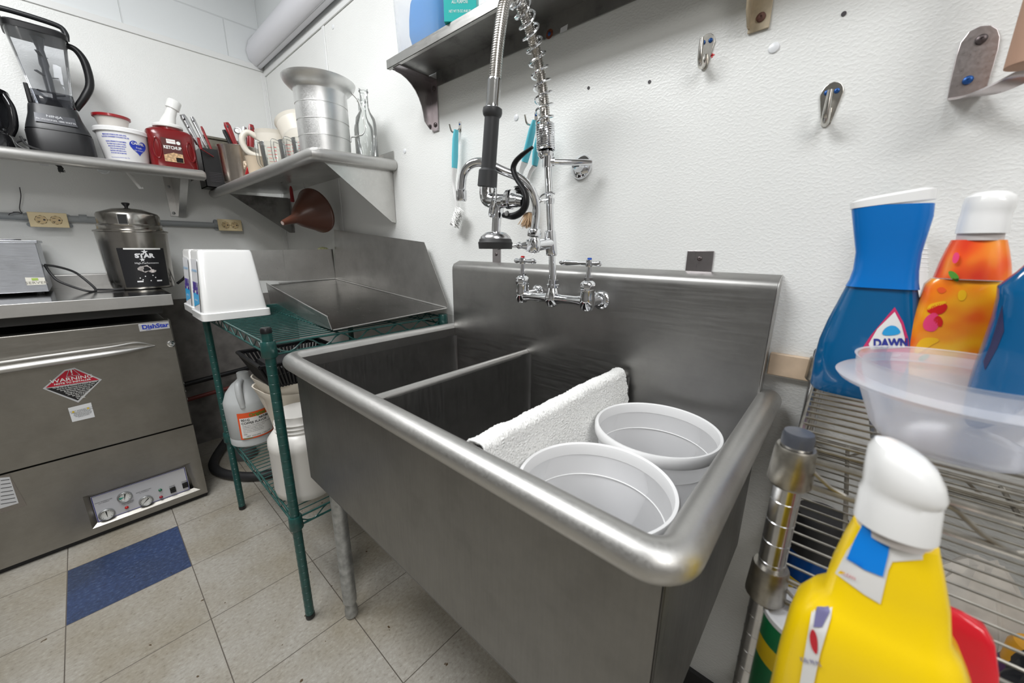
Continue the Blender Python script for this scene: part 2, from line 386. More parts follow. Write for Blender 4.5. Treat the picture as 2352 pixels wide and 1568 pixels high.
# ---------------------------------------------------------------- dishwasher
DX = -2.08
t = thing('dishwasher', 'stainless undercounter dishwasher with curved handle, gauges and warning sticker', 'dishwasher', (-2.4, -.1, 0))
y0, y1 = -.41, .203
MB().box((-2.69, y0+.003, .02), (DX-.05, y1-.003, .83)).build('body', DIRTY, t, bevel=.003)
door = MB().box((DX-.048, y0, .373), (DX, y1, .846)).build('door', DWST, t, bevel=.004)
# lower panel with a recess for the controls
ro = [at(a, b, x=DX) for a, b in ((190, 1143), (441, 1064), (463, 1134), (208, 1213))]
ry0, ry1 = ro[0].y, ro[2].y; rz1 = .195; rz0 = .049
iy0, iy1, iz0, iz1 = ry0+.016, ry1-.02, .060, .178; dd = .016
lp = MB()
O = [V(DX, y0, .022), V(DX, y1, .022), V(DX, y1, .368), V(DX, y0, .368)]
I = [V(DX, ry0, rz0), V(DX, ry1, rz0), V(DX, ry1-.012, rz1), V(DX, ry0, rz1)]
B = [V(DX-dd, iy0, iz0), V(DX-dd, iy1, iz0), V(DX-dd, iy1-.014, iz1), V(DX-dd, iy0, iz1)]
K = [V(DX-.048, v.y, v.z) for v in O]
lp.add(O+I+B+K, [(0, 1, 5, 4), (1, 2, 6, 5), (2, 3, 7, 6), (3, 0, 4, 7), (4, 5, 9, 8), (5, 6, 10, 9), (6, 7, 11, 10), (7, 4, 8, 11), (1, 0, 12, 13), (2, 1, 13, 14), (3, 2, 14, 15), (0, 3, 15, 12), (15, 14, 13, 12)])
low = lp.build('lower_panel', DWST, t)
MB().box((DX-.05, y0, .002), (DX-.012, y1-.002, .021)).build('kick_strip', BLACK, t)
for i in range(2): MB().lathe([(.014, .0), (.014, .022)], (DX-.1, (y0+.05, y1-.05)[i], 0)).build('foot', BLACK, t)
# handle
hp = [(DX+.004, -.40, .730), (DX+.022, -.25, .7395), (DX+.026, -.10, .743), (DX+.022, .02, .744), (DX+.012, .09, .745), (DX+.001, .140, .746)]
MB().tube(hp, [.017, .017, .016, .014, .009, .002], 14, smooth_path=6, flat=.8).build('handle', RIM, door)
MB().tube([(p[0]-.006, p[1], p[2]+.024) for p in hp[:5]]+[(DX, .139, .748)], [.004, .004, .004, .0035, .003, .001], 8, smooth_path=6).build('handle_lip', RIM, door)
bd = MB().box((DX, .106, .811), (DX+.003, .197, .840)).build('badge', M('badge_silver', (.70, .70, .72), .3, .4), door, bevel=.001)
fm = lambda o, z, x=DX: plane_map((x, o, z), (0, 1, 0), (0, 0, 1))
text('badge_text', 'DishStar', .0235, fm(.154, .8265, DX+.0036), BLUEINK, bd, bold=.0009, sx=.98)
text('badge_small_text', 'CMA', .007, fm(.132, .8155, DX+.0036), BLUEINK, bd)
MB().lathe([(.0135, 0), (.0135, .003), (.010, .004), (.010, .002), (.006, .002), (.006, .006), (.0001, .007)], (DX, .190, .745), (1, 0, 0), 24).build('door_bolt', CHROME, door)
for i in range(3): screw('screw', (DX-.02, y1, .56-.037*i), (0, 1, 0), .005, CHROME, t)
# warning sticker
REDST = M('sticker_red', (.50, .006, .03), .35); BLKST = M('sticker_black', (.012, .012, .014), .35); SILV = M('sticker_silver', (.62, .63, .65), .3, .3)
wl, wr, wt1, wt2, wb = at(98, 892, x=DX), at(234, 871, x=DX), at(148, 849, x=DX), at(171, 844, x=DX), at(180, 924, x=DX)
X = DX+.0008
st = MB().prism([V(X, p.y, p.z) for p in (wl, wb, wr, wt2, wt1)], (.0006, 0, 0)).build('warning_sticker', SILV, door)
ctr = (wl+wr+wb+wt1+wt2)/5
def sh(p, k=.93): return V(X+.0009, ctr.y+(p.y-ctr.y)*k, ctr.z+(p.z-ctr.z)*k)
MB().add([sh(wl, .9), sh(wr, .9), sh(wt2, .9), sh(wt1, .9)], [(0, 1, 2, 3)]).build('red_field', REDST, st)
ml = sh(wl, .9)-V(0, 0, .003); mr = sh(wr, .9)-V(0, 0, .003)
MB().add([ml, sh(wb, .9), mr], [(0, 1, 2)]).build('black_field', BLKST, st)
ang = (wr-wl).normalized()
tm = lambda dy, dz: plane_map(ctr+V(.0026, 0, 0)+ang*dy+V(0, 0, dz), ang, V(0, -ang.z, ang.y))
text('warning_text', 'WARNING', .0185, tm(0, .0115), WINK, st, sx=1.15, bold=.0002)
text('note_text', 'NOTE TO INSTALLER', .0085, tm(.0, -.0005), WINK, st, sx=1.1, bold=.0003)
for i, s in enumerate(['The last step of the machine is to connect the heater', 'wires to the thermostat board, but only after', 'three machine cycles have been run to', 'fill the booster tank with water.', 'Damage to the machine could', 'result if not done properly.', 'See Step 14 of the', 'install guide', 'for details.']):
    text('small_text', s, .0062, tm(.004+.0006*i, -.0125-.0066*i), WINK, st, sx=.82, bold=.0001)
tri = MB()
a3 = [(-.012, .022), (.021, .022), (.008, .046), (-.002, .046)]
f = tm(0, 0)
for i in range(4):
    p, q = f(*a3[i]), f(*a3[(i+1) % 4]); tri.tube([p, q], .0009, 6)
tri.build('warning_triangle', SILV, st); text('exclamation_mark', '!', .026, tm(.0035, .035), WINK, st, bold=.0005)
# small label
q4 = [at(a, b, x=X) for a, b in ((156, 937), (209, 924), (218, 957), (166, 969))]
st2 = MB().prism([V(X, p.y, p.z) for p in q4], (.0005, 0, 0)).build('instruction_label', M('paper', (.70, .71, .72), .5), door)
u = (q4[1]-q4[0]).normalized(); vv = V(0, -u.z, u.y); c4 = sum(q4, V(0, 0, 0))/4
for i in range(9):
    text('small_text', ('Use proper chemicals only with this unit', 'for dishwashing', 'WARNING when servicing or making', 'adjustments turn off all power', 'to the machine at the breaker', 'Disconnect electrical power and', 'shut off water before opening', 'any panel of the machine or', 'working on its parts')[i], .0042, plane_map(c4+V(.0015, 0, 0)+vv*(.0125-.0033*i)+u*(.002), u, vv), INK, st2, sx=.85)
for s in (-1, 1): MB().add([c4+V(.0012, 0, 0)+u*(s*.019+dx)+vv*(.0105+dz) for dx, dz in ((-.004, -.003), (.004, -.003), (0, .0045))], [(0, 1, 2)]).build('yellow_triangle', M('yellow_ink', (.80, .55, .02), .5), st2)
# data plate lower left
MB().add([at(a, b, x=DX+.0008) for a, b in ((0, 1093), (22, 1090), (62, 1160), (0, 1180))], [(3, 2, 1, 0)]).build('plate_film', M('film', (.22, .20, .18), .25, .6), low)
dp = MB().add([at(a, b, x=DX+.0012) for a, b in ((0, 1097), (22, 1095), (43, 1155), (0, 1168))], [(3, 2, 1, 0)]).build('data_plate', SILV, low)
for i in range(7):
    a = at(2, 1104+9*i, x=DX+.002); b = at(22+2.6*i, 1101+9*i-.5*i, x=DX+.002)
    MB().prism([a, b, b+V(0, 0, .002), a+V(0, 0, .002)], (.0002, 0, 0)).build('print_line', INK, dp)
# control panel
cp = MB().box((DX-dd, iy0+.001, iz0+.001), (DX-dd+.002, iy1-.014, iz1-.001)).build('control_panel', M('panel_silver', (.60, .60, .62), .35, .2), low)
PXX = DX-dd+.0026
bo = MB(); q = [V(PXX-.0004, iy0+.003, iz0+.003), V(PXX-.0004, iy1-.016, iz0+.003), V(PXX-.0004, iy1-.017, iz1-.003), V(PXX-.0004, iy0+.003, iz1-.003)]
for i in range(4): bo.tube([q[i], q[(i+1) % 4]], .0011, 4)
bo.build('blue_border', M('navy_line', (.01, .01, .22), .4), cp)
def gauge(a, b, r, needle, green=False):
    P = at(a, b, x=PXX); P.x = PXX
    g = MB().lathe([(r, 0), (r, .006), (r*.9, .009), (r*.82, .008), (r*.8, .003), (.0001, .003)], P, (1, 0, 0), 28).build('gauge', GALV, cp)
    MB().lathe([(r*.8, .0033), (.0001, .0034)], P, (1, 0, 0), 28, cap=(False, False)).build('dial', M('dial_face', (.75, .75, .72), .4), g)
    F = plane_map(P+V(.0042, 0, 0), (0, 1, 0), (0, 0, 1))
    nd = MB(); ca, sa = math.cos(needle), math.sin(needle)
    nd.add([F(-ca*r*.7+sa*.0006, -sa*r*.7-ca*.0006), F(ca*r*.5+sa*.0022, sa*r*.5-ca*.0022), F(ca*r*.62, sa*r*.62), F(ca*r*.5-sa*.0022, sa*r*.5+ca*.0022)], [(0, 1, 2, 3)])
    nd.build('needle', INK, g)
    tk = MB()
    for k in range(11):
        A = PI*1.25-k*PI*1.5/10
        tk.add([F(math.cos(A)*r*s1-math.sin(A)*w_, math.sin(A)*r*s1+math.cos(A)*w_) for s1, w_ in ((.62, .0007), (.62, -.0007), (.74, -.0007), (.74, .0007))], [(0, 1, 2, 3)])
    tk.build('tick_marks', INK, g)
    if green: MB().add([F(0, 0)]+[F(math.cos(A)*r*.72, math.sin(A)*r*.72) for A in (3.0, 3.2, 3.4, 3.6)], [(0, 1, 2, 3, 4)]).build('green_zone', M('dial_green', (.02, .35, .25), .5), g)
gauge(245, 1180, .0235, PI*.5); gauge(286, 1140, .0225, PI*.42, True); gauge(335, 1149, .0225, PI*.22)
for a, b, c, n in ((291, 1165, (.5, .01, .01), 'red_lamp'), (368, 1125, (.01, .12, .06), 'green_lamp'), (370, 1141, (.3, .005, .02), 'red_lamp')):
    P = at(a, b, x=PXX); P.x = PXX
    MB().lathe([(.0062, 0), (.006, .003), (.003, .006), (.0001, .0065)], P, (1, 0, 0), 16).build(n, M('lamp_'+n+str(a), c, .15, coat=.5), cp)
for a, b in ((397, 1124), (425, 1113)):
    P = at(a, b, x=PXX)
    sw = MB().box((PXX, P.y-.0095, P.z-.013), (PXX+.005, P.y+.0095, P.z+.013)).build('switch', BLACKG, cp, bevel=.001)
    MB().prism([(PXX+.0051, P.y-.006, P.z-.008), (PXX+.0051, P.y+.006, P.z-.008), (PXX+.0051, P.y+.006, P.z+.001), (PXX+.0051, P.y-.006, P.z+.001)], (.002, 0, 0)).build('rocker', BLACKG, sw)
    text('switch_text', 'POWER', .0055, plane_map((PXX+.0004, P.y, P.z+.018), (0, 1, 0), (0, 0, 1)), INK, cp)
for a, b, s in ((238, 1152, 'WASH TEMPERATURE'), (330, 1128, 'RINSE TEMPERATURE'), (294, 1154, 'RINSE PRESSURE')):
    P = at(a, b, x=PXX); text('panel_text', s, .005, plane_map((PXX+.0004, P.y, P.z+.003), (0, 1, 0), (0, 0, 1)), INK, cp)
    text('panel_text', '150 F MINIMUM', .0045, plane_map((PXX+.0004, P.y, P.z-.003), (0, 1, 0), (0, 0, 1)), INK, cp)

# ---------------------------------------------------------------- counter above it
t = thing('steel_counter', 'stainless steel counter with rolled splash above the dishwasher', 'counter', (-2.4, -.3, .9))
ct = steel('counter_top_steel', .55, .12, (1, .1, 1), var=.1)
MB().box((LX+.03, -1.2, .950), (-2.052, .222, .954)).build('top', ct, t)
MB().box((-2.056, -1.2, .909), (-2.050, .222, .954)).box((LX+.03, .218, .909), (-2.05, .222, .9535)).build('front_edge', RIM, t, bevel=.002)
MB().box((LX+.004, -1.2, .92), (LX+.03, .222, 1.012)).build('splash', RIM, t, bevel=.006)
MB().box((LX+.04, -1.1, .872), (-2.12, .19, .909)).build('underframe', M('dark_steel', (.08, .08, .08), .5, .8), t)
for y in (-1.15, ): MB().cyl((-2.1, y, 0), (-2.1, y, .91), .02).cyl((-2.66, y, 0), (-2.66, y, .91), .02).build('leg', GALV, t)
# ---------------------------------------------------------------- countertop server box
GREYM = steel('satin_grey', (.52, .54, .58), .36, (1, .1, 1), var=.04)
t = thing('topping_warmer', 'grey steel rectangular warmer box at left end of the counter', 'food warmer', (-2.5, -.25, .955))
bx = MB().box((-2.66, -.42, .966), (-2.35, -.104, 1.152))
bx.build('body', GREYM, t, bevel=.002)
MB().box((-2.67, -.43, 1.150), (-2.345, -.098, 1.160)).build('rim', GREYM, t, bevel=.002)
MB().box((-2.62, -.38, 1.160), (-2.38, -.13, 1.1605)).build('well', M('dark_well', (.03, .03, .03), .6), t)
MB().grid(lambda a, b: V(-2.62+.2*b, -.38+.24*a, 1.162+.012*math.sin(a*5)*math.sin(b*3+.3)), 14, 8).build('lid_sheet', M('foil', (.55, .56, .58), .3, .9), t, solid=.001)
for a in (-.40, -.13):
    for b in (-2.63, -2.39): MB().lathe([(.01, 0), (.012, .012)], (b, a, .9545)).build('foot', RUBBER, t)
lb = MB().add([at(a, b, x=-2.3485) for a, b in ((57, 637), (102, 637), (106, 653), (62, 655))], [(3, 2, 1, 0)]).build('label', M('cream_label', (.70, .68, .60), .5), t)
P = at(84, 649, x=-2.3475); text('label_text', 'SERVER', .013, plane_map(P, (0, 1, 0), (0, 0, 1)), M('grey_ink', (.25, .24, .22), .5), lb, sx=1.3)
P = at(80, 641, x=-2.3475); MB().prism([P+V(0, -.008, -.004), P+V(0, .008, -.004), P+V(0, .008, .004), P+V(0, -.008, .004)], (.0003, 0, 0)).build('label_mark', M('lime_ink', (.35, .50, .10), .5), lb)
cd_ = [(102, 608, -2.4), (125, 612, -2.4), (165, 620, -2.42), (190, 636, -2.43), (188, 650, -2.4), (172, 651, -2.36), (145, 647, -2.36), (125, 632, -2.38), (104, 608, -2.4)]
pts = [at(a, b, x=x) for a, b, x in cd_[:5]]+[V(-2.35, .0, .962), V(-2.33, -.03, .962)]
tag(MB().tube([at(102, 608, x=-2.42), at(130, 612, x=-2.43), at(165, 622, x=-2.45), at(188, 636, x=-2.45), V(-2.40, .02, .960), V(-2.34, -.005, .960), at(140, 648, x=-2.38), at(118, 630, x=-2.40), at(103, 609, x=-2.42)], .0045, 10, smooth_path=8).tube([V(-2.385, .025, .960), V(-2.36, .07, .959), V(-2.38, .12, .959), V(-2.45, .2, .959)], .0045, 10, smooth_path=6).build('power_cord', RUBBER), 'looped black power cord lying on counter beside the grey warmer box', 'power cord')
# ---------------------------------------------------------------- round food warmer
WM = steel('warmer_steel', (.46, .44, .41), .2, (1, 1, .05), var=.12)
c = V(-2.44, .175, .954)
t = thing('soup_warmer', 'round stainless soup warmer with black knob lid and black star label', 'food warmer', c)
MB().lathe([(.100, .004), (.104, .004), (.107, .012), (.110, .04), (.118, .245), (.122, .247), (.122, .253), (.114, .255)], c, n=48).build('body', WM, t)
ld = MB().lathe([(.113, .254), (.107, .258), (.106, .268), (.108, .276), (.103, .28), (.103, .318), (.098, .327), (.05, .345), (.012, .350), (.0001, .350)], c, n=48).build('lid', WM, t)
MB().lathe([(.006, .348), (.006, .356), (.013, .366), (.014, .371), (.010, .373), (.0001, .373)], c, n=20).build('knob', BLACK, ld)
an = math.atan2(c.y*-1, -c.x)          # outward direction of the label: towards the room
F = cyl_map(c, .1035, an+.02, .300); nt_ = MB(); patch(nt_, F, -.038, -.006, -.022, .018, 4); nt_.build('ladle_notch', M('notch_black', (.01, .01, .01), .7), ld)
fr = MB(); 
for A, B in (((-.037, -.022), (-.037, .018)), ((-.007, -.022), (-.007, .018)), ((-.037, .018), (-.007, .018))): fr.tube([F(*A), F(*B)], .0016, 6)
fr.build('notch_frame', RIM, ld)
F = cyl_map(c, .1137, an+.20, .105, taper=.036)
plb = MB(); ed = []
lbp = MB(); patch(lbp, F, -.084, .078, -.094, .074, 18, 6); lbl = lbp.build('label', M('label_black', (.015, .015, .017), .3), t)
F = cyl_map(c, .1143, an+.20, .113, taper=.036)
MBs = MB(); patch(MBs, F, -.062, .062, .060, .066, 14); MBs.build('label_stripe', WINK, lbl)
text('brand_text', 'STAR', .024, lambda a, b: F(a, b+.033), M('silver_ink', (.75, .75, .76), .3), lbl, bold=.0014, sx=1.1)
def star(mb, F, cx_, cy_, r):
    mb.add([F(cx_+(r if k % 2 == 0 else r*.4)*math.sin(k*PI/5), cy_+(r if k % 2 == 0 else r*.4)*math.cos(k*PI/5)) for k in range(10)], [tuple(range(10))])
sm = MB(); star(sm, F, .002, .05, .012); star(sm, F, -.010, .017, .010); sm.build('star_mark', M('silver_ink'), lbl)
text('script_text', 'High-Performance', .011, lambda a, b: F(a+.004, b+.002), M('silver_ink'), lbl)
ptr = random.Random(4); wm = MB()
for cx_, cy_, R in ((-.006, -.022, .026), (.016, -.034, .014), (-.02, -.018, .012)):
    pts = [(cx_+R*(.6+.55*ptr.random())*math.cos(a), cy_+R*.62*(.6+.55*ptr.random())*math.sin(a)) for a in [2*PI*k/15 for k in range(15)]]
    wm.add([F(*p) for p in pts], [tuple(range(15))])
wm.build('torn_paper', M('torn_label', (.50, .46, .44), .5, var=(90, .5)), lbl)
dm = MB()
for a, b in ((-.03, -.062), (-.022, -.07), (-.012, -.055), (.004, -.075), (.014, -.052), (.022, -.062)): dm.add([F(a+.0025*math.cos(k), b+.0025*math.sin(k)) for k in range(6)], [tuple(range(6))])
for a in (-.032, .035): patch(dm, F, a-.010, a+.010, -.080, -.074, 4)
dm.build('label_marks', M('silver_ink'), lbl)
MB().torus(c+V(0, 0, .006), .098, .006).build('base_ring', BLACK, t)
tag(MB().tube([c+V(-.02, .12, .01), c+V(-.0, .15, .04), c+V(.03, .16, .075), c+V(.01, .175, .05), c+V(.05, .165, .02), c+V(.02, .15, .012), c+V(.04, .18, .055)], .006, 8, smooth_path=6).build('power_cord', RUBBER), 'coiled black power cord bunched right of the soup warmer', 'power cord')
# ---------------------------------------------------------------- conduit and sockets
CG = M('grey_conduit', (.33, .35, .36), .5)
zc = 1.262
t = thing('conduit', 'grey painted electrical conduit running along left wall', 'conduit', (LX, .2, zc))
MB().cyl((LX+.016, -1.3, zc+.006), (LX+.016, .565, zc-.006), .014, 14).build('pipe', CG, t)
for y in (-.155, .03, .10, .53): MB().cyl((LX+.016, y, zc+.001), (LX+.016, y+.025, zc+.001), .0175, 14).build('coupling', CG, t)
SOCK = M('socket_ivory', (.66, .50, .27), .35)
def outlet(a, b, w, label):
    P = at(a, b, x=LX+.05); y, z = P.y, P.z; h = .062
    t = thing('outlet', label, 'outlet', (LX, y, z))
    bx = MB().box((LX, y-w*.47, z-h/2+.003), (LX+.046, y+w*.47, z+h/2-.003))
    bxo = bx.build('box', CG, t, bevel=.004)
    for sy in (-1, 1):
        for sz in (-1, 1): MB().cyl((LX+.001, y+sy*w*.52, z+sz*h*.33), (LX+.01, y+sy*w*.52, z+sz*h*.33), .009, 12).build('ear', CG, bxo)
    MB().box((LX+.0445, y-w/2, z-h/2), (LX+.049, y+w/2, z+h/2)).build('cover_plate', BEIGE, t, bevel=.003)
    for s in (-1, 1):
        cy = y+s*w*.19
        so = MB().lathe([(.0175, 0), (.0175, .0022), (.0001, .0022)], (LX+.049, cy, z), (1, 0, 0), 8, rot=PI/8).build('socket', SOCK, t)
        hl = MB()
        X_ = LX+.0516
        hl.box((X_-.001, cy-.010, z+.0065), (X_, cy-.001, z+.0085)).box((X_-.001, cy-.012, z-.008), (X_, cy-.003, z-.006)).box((X_-.001, cy-.0085, z-.0125), (X_, cy-.0065, z-.006)).lathe([(.0035, 0), (.0001, .0001)], (X_, cy+.009, z), (1, 0, 0), 10)
        hl.build('slots', HOLE, so)
        rg = MB().torus((LX+.0505, cy, z), .0178, .0007, (1, 0, 0), 8, 4); rg.build('socket_rim', M('brown_line', (.12, .08, .03), .5), so)
    screw('screw', (LX+.049, y, z), (1, 0, 0), .0028, SOCK, t)
outlet(112, 505, .112, 'ivory duplex outlet on left wall above the grey warmer box')
outlet(529, 517, .112, 'ivory duplex outlet on left wall nearest the corner')
tag(MB().tube([at(45, 430, x=LX+.01), at(48, 450, x=LX+.02), at(45, 478, x=LX+.015), at(50, 490, x=LX+.03), at(40, 487, x=LX+.05), at(24, 490, x=LX+.045), at(20, 494, x=LX+.04)], .0016, 6, smooth_path=5).build('loose_wire', HOLE), 'thin dark bent wire sticking up from the wall conduit', 'wire')
# ---------------------------------------------------------------- left wall shelf
SZ = 1.492
t = thing('wall_shelf', 'stainless wall shelf with rounded front edge on left wall', 'shelf', (LX, -.3, SZ))
MB().box((LX+.002, -1.3, SZ-.002), (-2.40, .466, SZ)).build('deck', SHELFST, t)
MB().tube([(-2.402, -1.3, SZ-.020), (-2.402, .462, SZ-.020), (-2.402, .472, SZ-.020)], [.0235, .0235, .016], 22).build('front_edge', RIM, t)
MB().box((LX+.002, -1.3, SZ), (LX+.006, .466, SZ+.03)).build('upstand', SHELFST, t)
MB().prism([(-2.41, .466, SZ-.002), (-2.41, .466, SZ-.045), (-2.435, .466, SZ-.016), (-2.70, .466, SZ-.016), (-2.70, .466, SZ-.002)], (0, -.002, 0)).build('end_lip', DIRTY, t)
def bracket_left(y, p):
    b = MB().box((LX+.001, y-.030, 1.293), (LX+.004, y+.002, SZ-.004)).build('wall_flange', SHELFST, p, bevel=.001)
    MB().prism([(LX+.002, y, 1.293), (LX+.014, y, 1.293), (-2.44, y, SZ-.02), (-2.44, y, SZ-.003), (LX+.002, y, SZ-.003)], (0, .003, 0)).build('gusset', SHELFST, p)
    MB().prism([(LX+.014, y, 1.293), (LX+.016, y, 1.293), (-2.438, y, SZ-.02), (-2.44, y, SZ-.02)], (0, .03, 0)).build('gusset_flange', SHELFST, p)
    for z in (1.31, 1.44): screw('screw', (LX+.004, y-.015, z), (1, 0, 0), .007, GALV, p)
bracket_left(.385, t); bracket_left(-.95, t)

# food processor at the left edge
t = thing('food_processor', 'glossy black food processor at left edge of the shelf, partly seen', 'food processor', (-2.55, -.19, SZ))
MB().rings([se_ring(V(-2.55, -.19, z), a, b, 28, 4) for z, a, b in ((SZ, .10, .105), (SZ+.05, .10, .10), (SZ+.075, .08, .085), (SZ+.08, .07, .075))]).build('base', BLACKG, t)
MB().lathe([(.070, .08), (.085, .085), (.088, .13), (.092, .195), (.094, .20)], (-2.55, -.17, SZ), n=32).build('bowl', clear('smoke_plastic', (.35, .36, .38), .25, .03, .9, (.05, .05, .06)), t)
MB().rings([se_ring(V(-2.55+dx, -.17+dy, SZ+z), a, b, 28, 2.6) for z, a, b, dx, dy in ((.198, .098, .10, 0, 0), (.215, .098, .10, 0, 0), (.24, .08, .075, 0, -.02), (.275, .06, .045, 0, -.05), (.285, .04, .03, 0, -.06))]).build('lid', BLACKG, t)
MB().tube([(-2.50, -.095, SZ+.06), (-2.49, -.078, SZ+.10), (-2.49, -.074, SZ+.16), (-2.50, -.085, SZ+.205)], [.012, .012, .012, .010], 12, smooth_path=5).build('handle', BLACKG, t)
MB().lathe([(.045, .09), (.05, .12), (.02, .15), (.015, .19)], (-2.55, -.17, SZ), n=16).build('blade_hub', M('hub_grey', (.25, .25, .26), .4), t)
# blender
bc = V(-2.53, .035, SZ)
t = thing('blender', 'tall black countertop blender with clear jar and top carrying handle', 'blender', bc)
BM = M('charcoal_plastic', (.018, .019, .021), .35, spec=.4)
bs = MB().rings([se_ring(V(bc.x, bc.y, SZ+z), a, b, 36, 5) for z, a, b in ((.004, .095, .092), (.085, .094, .091), (.092, .090, .086))]).build('base', BLACK, t)
MB().rings([se_ring(V(bc.x+dx, bc.y, SZ+z), a, b, 36, 5) for z, a, b, dx in ((.092, .092, .089, 0), (.104, .090, .086, 0), (.150, .072, .072, 0), (.178, .063, .067, 0), (.186, .060, .065, 0))]).build('shoulder', BM, t)
# nameplate on the sloping front
nx = V(-(.086-.070), 0, .046).normalized(); A0 = V(bc.x+.0812, bc.y-.002, SZ+.132)
pm = lambda dz: plane_map(A0+V(.002, 0, 0)+V(-.34, 0, .94)*dz, (0, 1, 0), (-.34, 0, .94))
pf = pm(0); MB().add([pf(-.055, -.018), pf(.055, -.018), pf(.052, .018), pf(-.052, .018)], [(0, 1, 2, 3)]).build('nameplate', M('dark_plate', (.06, .062, .07), .2, .3), bs)
pf2 = plane_map(A0+V(.003, 0, 0), (0, 1, 0), (-.34, 0, .94))
text('brand_text', 'NINJA', .013, lambda a, b: pf2(a-.002, b+.010), M('pale_ink', (.55, .56, .58), .4), bs, sx=1.2)
text('power_text', 'PROFESSIONAL 1000 WATTS', .0095, lambda a, b: pf2(a, b-.006), M('pale_ink', (.55, .56, .58), .4), bs, sx=.84)
jr = [se_ring(V(bc.x, bc.y+dy, SZ+z), a, b, 36, 5) for z, a, b, dy in ((.186, .046, .05, .008), (.215, .048, .052, .008), (.43, .070, .078, .004), (.445, .071, .079, .004))]
jar = MB().rings(jr, (True, False)).build('jar', clear('jar_plastic', (.90, .91, .93), .06, .03, .9), t)
MB().rings([se_ring(V(bc.x, bc.y+.006, SZ+z), a, b, 24, 5) for z, a, b in ((.186, .052, .056), (.196, .054, .058), (.24, .050, .058))], (True, False)).build('jar_collar', clear('smoke_plastic'), jar)
MB().box((bc.x-.045, bc.y-.062, SZ+.186), (bc.x+.05, bc.y-.050, SZ+.255)).build('jar_guide', BLACK, jar, bevel=.003)
bl = MB().lathe([(.030, .19), (.018, .215), (.012, .23), (.0135, .30), (.010, .33), (.014, .345), (.010, .40), (.02, .44)], (bc.x, bc.y+.006, SZ), n=14)
for k, z in enumerate((.235, .30, .37)):
    for s in (-1, 1): bl.box((-.006, .008*s, -.001), (.006, .040*s, .002), Matrix.Translation(V(bc.x, bc.y+.006, SZ+z)) @ Matrix.Rotation(.5*k+.3, 4, 'Z') @ Matrix.Rotation(.3*s, 4, 'X'))
bl.build('blade_tower', M('blade_dark', (.05, .055, .065), .35), t)
MB().rings([se_ring(V(bc.x, bc.y+.004, SZ+z), a, b, 36, 5) for z, a, b in ((.438, .074, .083), (.455, .075, .084), (.462, .068, .078))]).build('lid', BLACK, t)
MB().tube([(bc.x, bc.y-.078, SZ+.462), (bc.x, bc.y-.082, SZ+.490), (bc.x, bc.y-.066, SZ+.507), (bc.x, bc.y+.06, SZ+.503), (bc.x, bc.y+.085, SZ+.485), (bc.x, bc.y+.084, SZ+.455)], .0095, 12, smooth_path=5).build('lid_handle', BM, t)
MB().tube([(bc.x+.01, bc.y+.078, SZ+.435), (bc.x+.01, bc.y+.105, SZ+.425), (bc.x+.01, bc.y+.122, SZ+.385), (bc.x+.01, bc.y+.122, SZ+.31), (bc.x+.01, bc.y+.098, SZ+.255), (bc.x+.005, bc.y+.062, SZ+.20)], [.010, .012, .0135, .0135, .013, .011], 12, smooth_path=5).build('handle', BLACK, t)
cu_ = [V(-2.49, -.06, SZ+.05), V(-2.47, -.085, SZ+.03), V(-2.46, -.06, SZ+.008), V(-2.45, .0, SZ+.006), V(-2.44, -.055, SZ+.02), V(-2.47, -.07, SZ+.055)]
tag(MB().tube(cu_, .004, 8, smooth_path=6).build('power_cord', RUBBER), 'short black cord looped on shelf at the blender base', 'power cord')
# ice cream bucket
c = V(-2.53, .222, SZ)
t = thing('ice_cream_tub', 'large white ice cream tub with blue print and heart on left shelf', 'tub', c)
WT = M('tub_white', (.83, .83, .83), .35, sss=.1)
MB().lathe([(.066, 0), (.070, .004), (.086, .135), (.086, .137)], c, n=44).build('body', WT, t)
MB().lathe([(.084, .128), (.091, .128), (.0915, .142), (.088, .146), (.084, .146)], c, n=44).build('rim', WT, t)
F = cyl_map(c, .0794, math.atan2(-c.y, -c.x)-.18, .07, taper=.125)
tb = [o for o in t.children if o.name.startswith('body')][0]
for i, s in enumerate(['IMPORTANT: STORE IN DRY AND LEVEL', 'PLACE FOR CONVENIENT STACKING FOR USE', '', 'GRAND OPENING TO CUSTOMERS', 'for a better way to order ice cream', 'please have the container returned', 'fresh to the store and the lid', 'keep frozen until ready to serve', 'do not store near an open heat']):
    if s: text('print_text', s, .0068, lambda a, b: F(a-.012, b+.042-.0088*i), BLUEINK, tb, sx=.62, bold=.0002)
text('print_text', 'Do not microwave. Not for resale. This', .0065, lambda a, b: F(a-.01, b-.046), BLUEINK, tb, sx=.62)
ht = MB(); hp_ = []
for k in range(28):
    a = 2*PI*k/28; hp_.append((.062+.0022*16*math.sin(a)**3*.9, .004+.0021*(13*math.cos(a)-5*math.cos(2*a)-2*math.cos(3*a)-math.cos(4*a))))
F2 = cyl_map(c, .0800, math.atan2(-c.y, -c.x)-.18, .07, taper=.125)
ht.add([F2(.060, .0)]+[F2(*p) for p in hp_], [(0, i+1, (i+1) % 28+1) for i in range(28)]); ht.build('heart_mark', BLUEINK, tb)
F3 = cyl_map(c, .0806, math.atan2(-c.y, -c.x)-.18, .07, taper=.125)
text('heart_text', 'CARVEL', .013, lambda a, b: F3(a+.060, b+.018), WINK, tb, bold=.0004)
text('heart_text', 'Fresh', .010, lambda a, b: F3(a+.062, b+.002), WINK, tb)
text('heart_text', 'Ice Cream', .008, lambda a, b: F3(a+.062, b-.009), WINK, tb)
c = V(-2.535, .200, SZ+.146)
t = thing('lidded_tub', 'small frosted tub with red lid on top of the white ice cream tub', 'tub', c)
MB().lathe([(.040, 0), (.043, .003), (.055, .044), (.056, .046)], c, n=36).build('body', M('frosted', (.70, .67, .63), .45, sss=.2), t)
